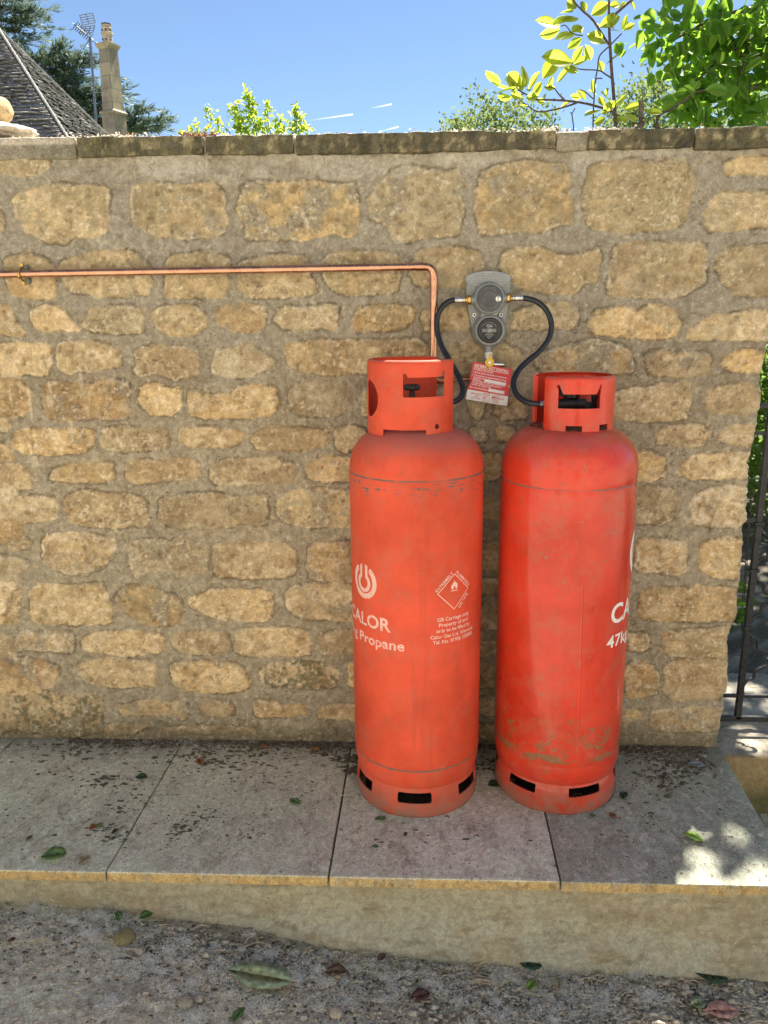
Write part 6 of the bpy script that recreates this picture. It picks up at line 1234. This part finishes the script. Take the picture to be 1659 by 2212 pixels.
for i, (x, y, L_, an, mt, led, lb, big) in enumerate(LF):
    p = (onl if led else ong)(x, y); k_ = L_/1693*np.linalg.norm(p-CAMP); a = R(an); rr = random.Random(i)
    sh = leafshape(5, .42 if big else rr.uniform(.5, .8), 0, .02 if (big or mt == 'lime') else 0); v = sh[0].copy(); v[:, 0] -= .5; v *= k_
    v[:, 2] = (.010 if big else 0)+v[:, 2]*(.35 if big else rr.uniform(.6, 1.8))+.0045+(0 if led else .010)+k_*.06; ca, sa = math.cos(a), math.sin(a); v[:, :2] = np.stack([v[:, 0]*ca-v[:, 1]*sa, (v[:, 0]*sa+v[:, 1]*ca)*1.15], -1)
    v[:, :2] += np.random.RandomState(i).normal(size=(len(v), 2))*k_*(.006 if big else .018); o = tag(mesh('fallen_leaf', v, [tuple(int(j) for j in q) for q in sh[1]], LM[mt], None, loc=tuple(p)), lb, 'leaf'); sd = o.modifiers.new('thick', 'SOLIDIFY'); sd.thickness = .0006
    if big:
        st2 = obj('leaf_stalk', tube([(k_*.48*ca, k_*.48*sa, .012), (k_*.60*ca, k_*.60*sa+.004, .008)], .0012, 5), LM['brown'], o, loc=(0, 0, 0))
        vv2 = leafshape(3, .7)[0]*k_*.16; vv2[:, 2] += .021; obj('brown_tip', (vv2+np.array([-k_*.51*ca, -k_*.51*sa, 0]), [tuple(int(j) for j in q) for q in leafshape(3, .7)[1]]), LM['rust'], o, loc=(0, 0, 0))
for x, y, s_, colr, lb in ((270,2030,34,(.24,.21,.11),'squarish mossy stone half buried in the dirt at left'),(725,2193,22,(.52,.45,.34),'pale pebble at the bottom edge left of centre'),(112,2002,8,(.55,.5,.42),'small pale pebble on the bare dirt at left'),(302,2058,13,(.5,.46,.4),'pale pebble in the dirt right of the mossy stone'),(555,2075,20,(.45,.43,.38),'round grey pebble in the fluff at centre left'),(640,2060,14,(.42,.40,.34),'grey pebble near the ledge foot, centre left'),(400,2170,26,(.36,.34,.28),'flat grey clod at the bottom left'),(430,2160,16,(.4,.38,.33),'small grey pebble beside the flat clod'),(1480,2135,14,(.4,.38,.33),'grey pebble on the dirt at lower right')):
    p = ong(x, y); k_ = s_/1693*np.linalg.norm(p-CAMP)*.5; tag(lump('loose_stone', (0, 0, k_*.35), (k_*1.1, k_, k_*.7), M['wall'], None, x, .2, 14, colr), lb, 'stone').location = tuple(p)
# ---- unseen house added behind the viewer to throw sunlight back, mirrored in the paint
ct = empty('cottage', (0, -5.6, 0), 0, 'sunlit stone cottage across the yard, behind the photographer', 'house')
M['cot'] = simple('sunlit_cottage_stone', (.66, .61, .52), .9, 0, .08, 4); M['cotroof'] = simple('cottage_slate', (.20, .18, .15), .8, 0, .2, 5); M['pane'] = simple('window_glass', (.03, .035, .04), .08)
obj('wall', [box(-7, 6, -10.1, -5.6, -.5, 5.2)], M['cot'], ct, smooth=False)
obj('roof', (np.array([(-7.3, -5.3, 5.1), (6.3, -5.3, 5.1), (6.3, -7.85, 7.4), (-7.3, -7.85, 7.4), (-7.3, -10.4, 5.1), (6.3, -10.4, 5.1)], float), [(0, 1, 2, 3), (3, 2, 5, 4), (0, 3, 4), (1, 5, 2)]), M['cotroof'], ct, smooth=False)
for x0 in (-5.6, -2.6, 2.4, 4.3):
    for z0 in (.8, 2.9):
        wf = obj('window', [box(x0, x0+1.1, -5.6, -5.56, z0, z0+.06), box(x0, x0+1.1, -5.6, -5.56, z0+1.14, z0+1.2), box(x0, x0+.06, -5.6, -5.57, z0, z0+1.2), box(x0+1.04, x0+1.1, -5.6, -5.57, z0, z0+1.2), box(x0+.52, x0+.58, -5.6, -5.572, z0, z0+1.2)], M['tagwhite'], ct, smooth=False)
        obj('pane', [box(x0+.06, x0+1.04, -5.6, -5.59, z0+.06, z0+1.14)], M['pane'], wf, smooth=False)
obj('door', [box(.1, 1.1, -5.6, -5.55, -.3, 1.85)], M['bark'], ct, smooth=False)
for o in list(bpy.data.objects):
    if o.parent is None and o.type == 'MESH' and 'label' not in o and 'kind' not in o: print('UNTAGGED', o.name)
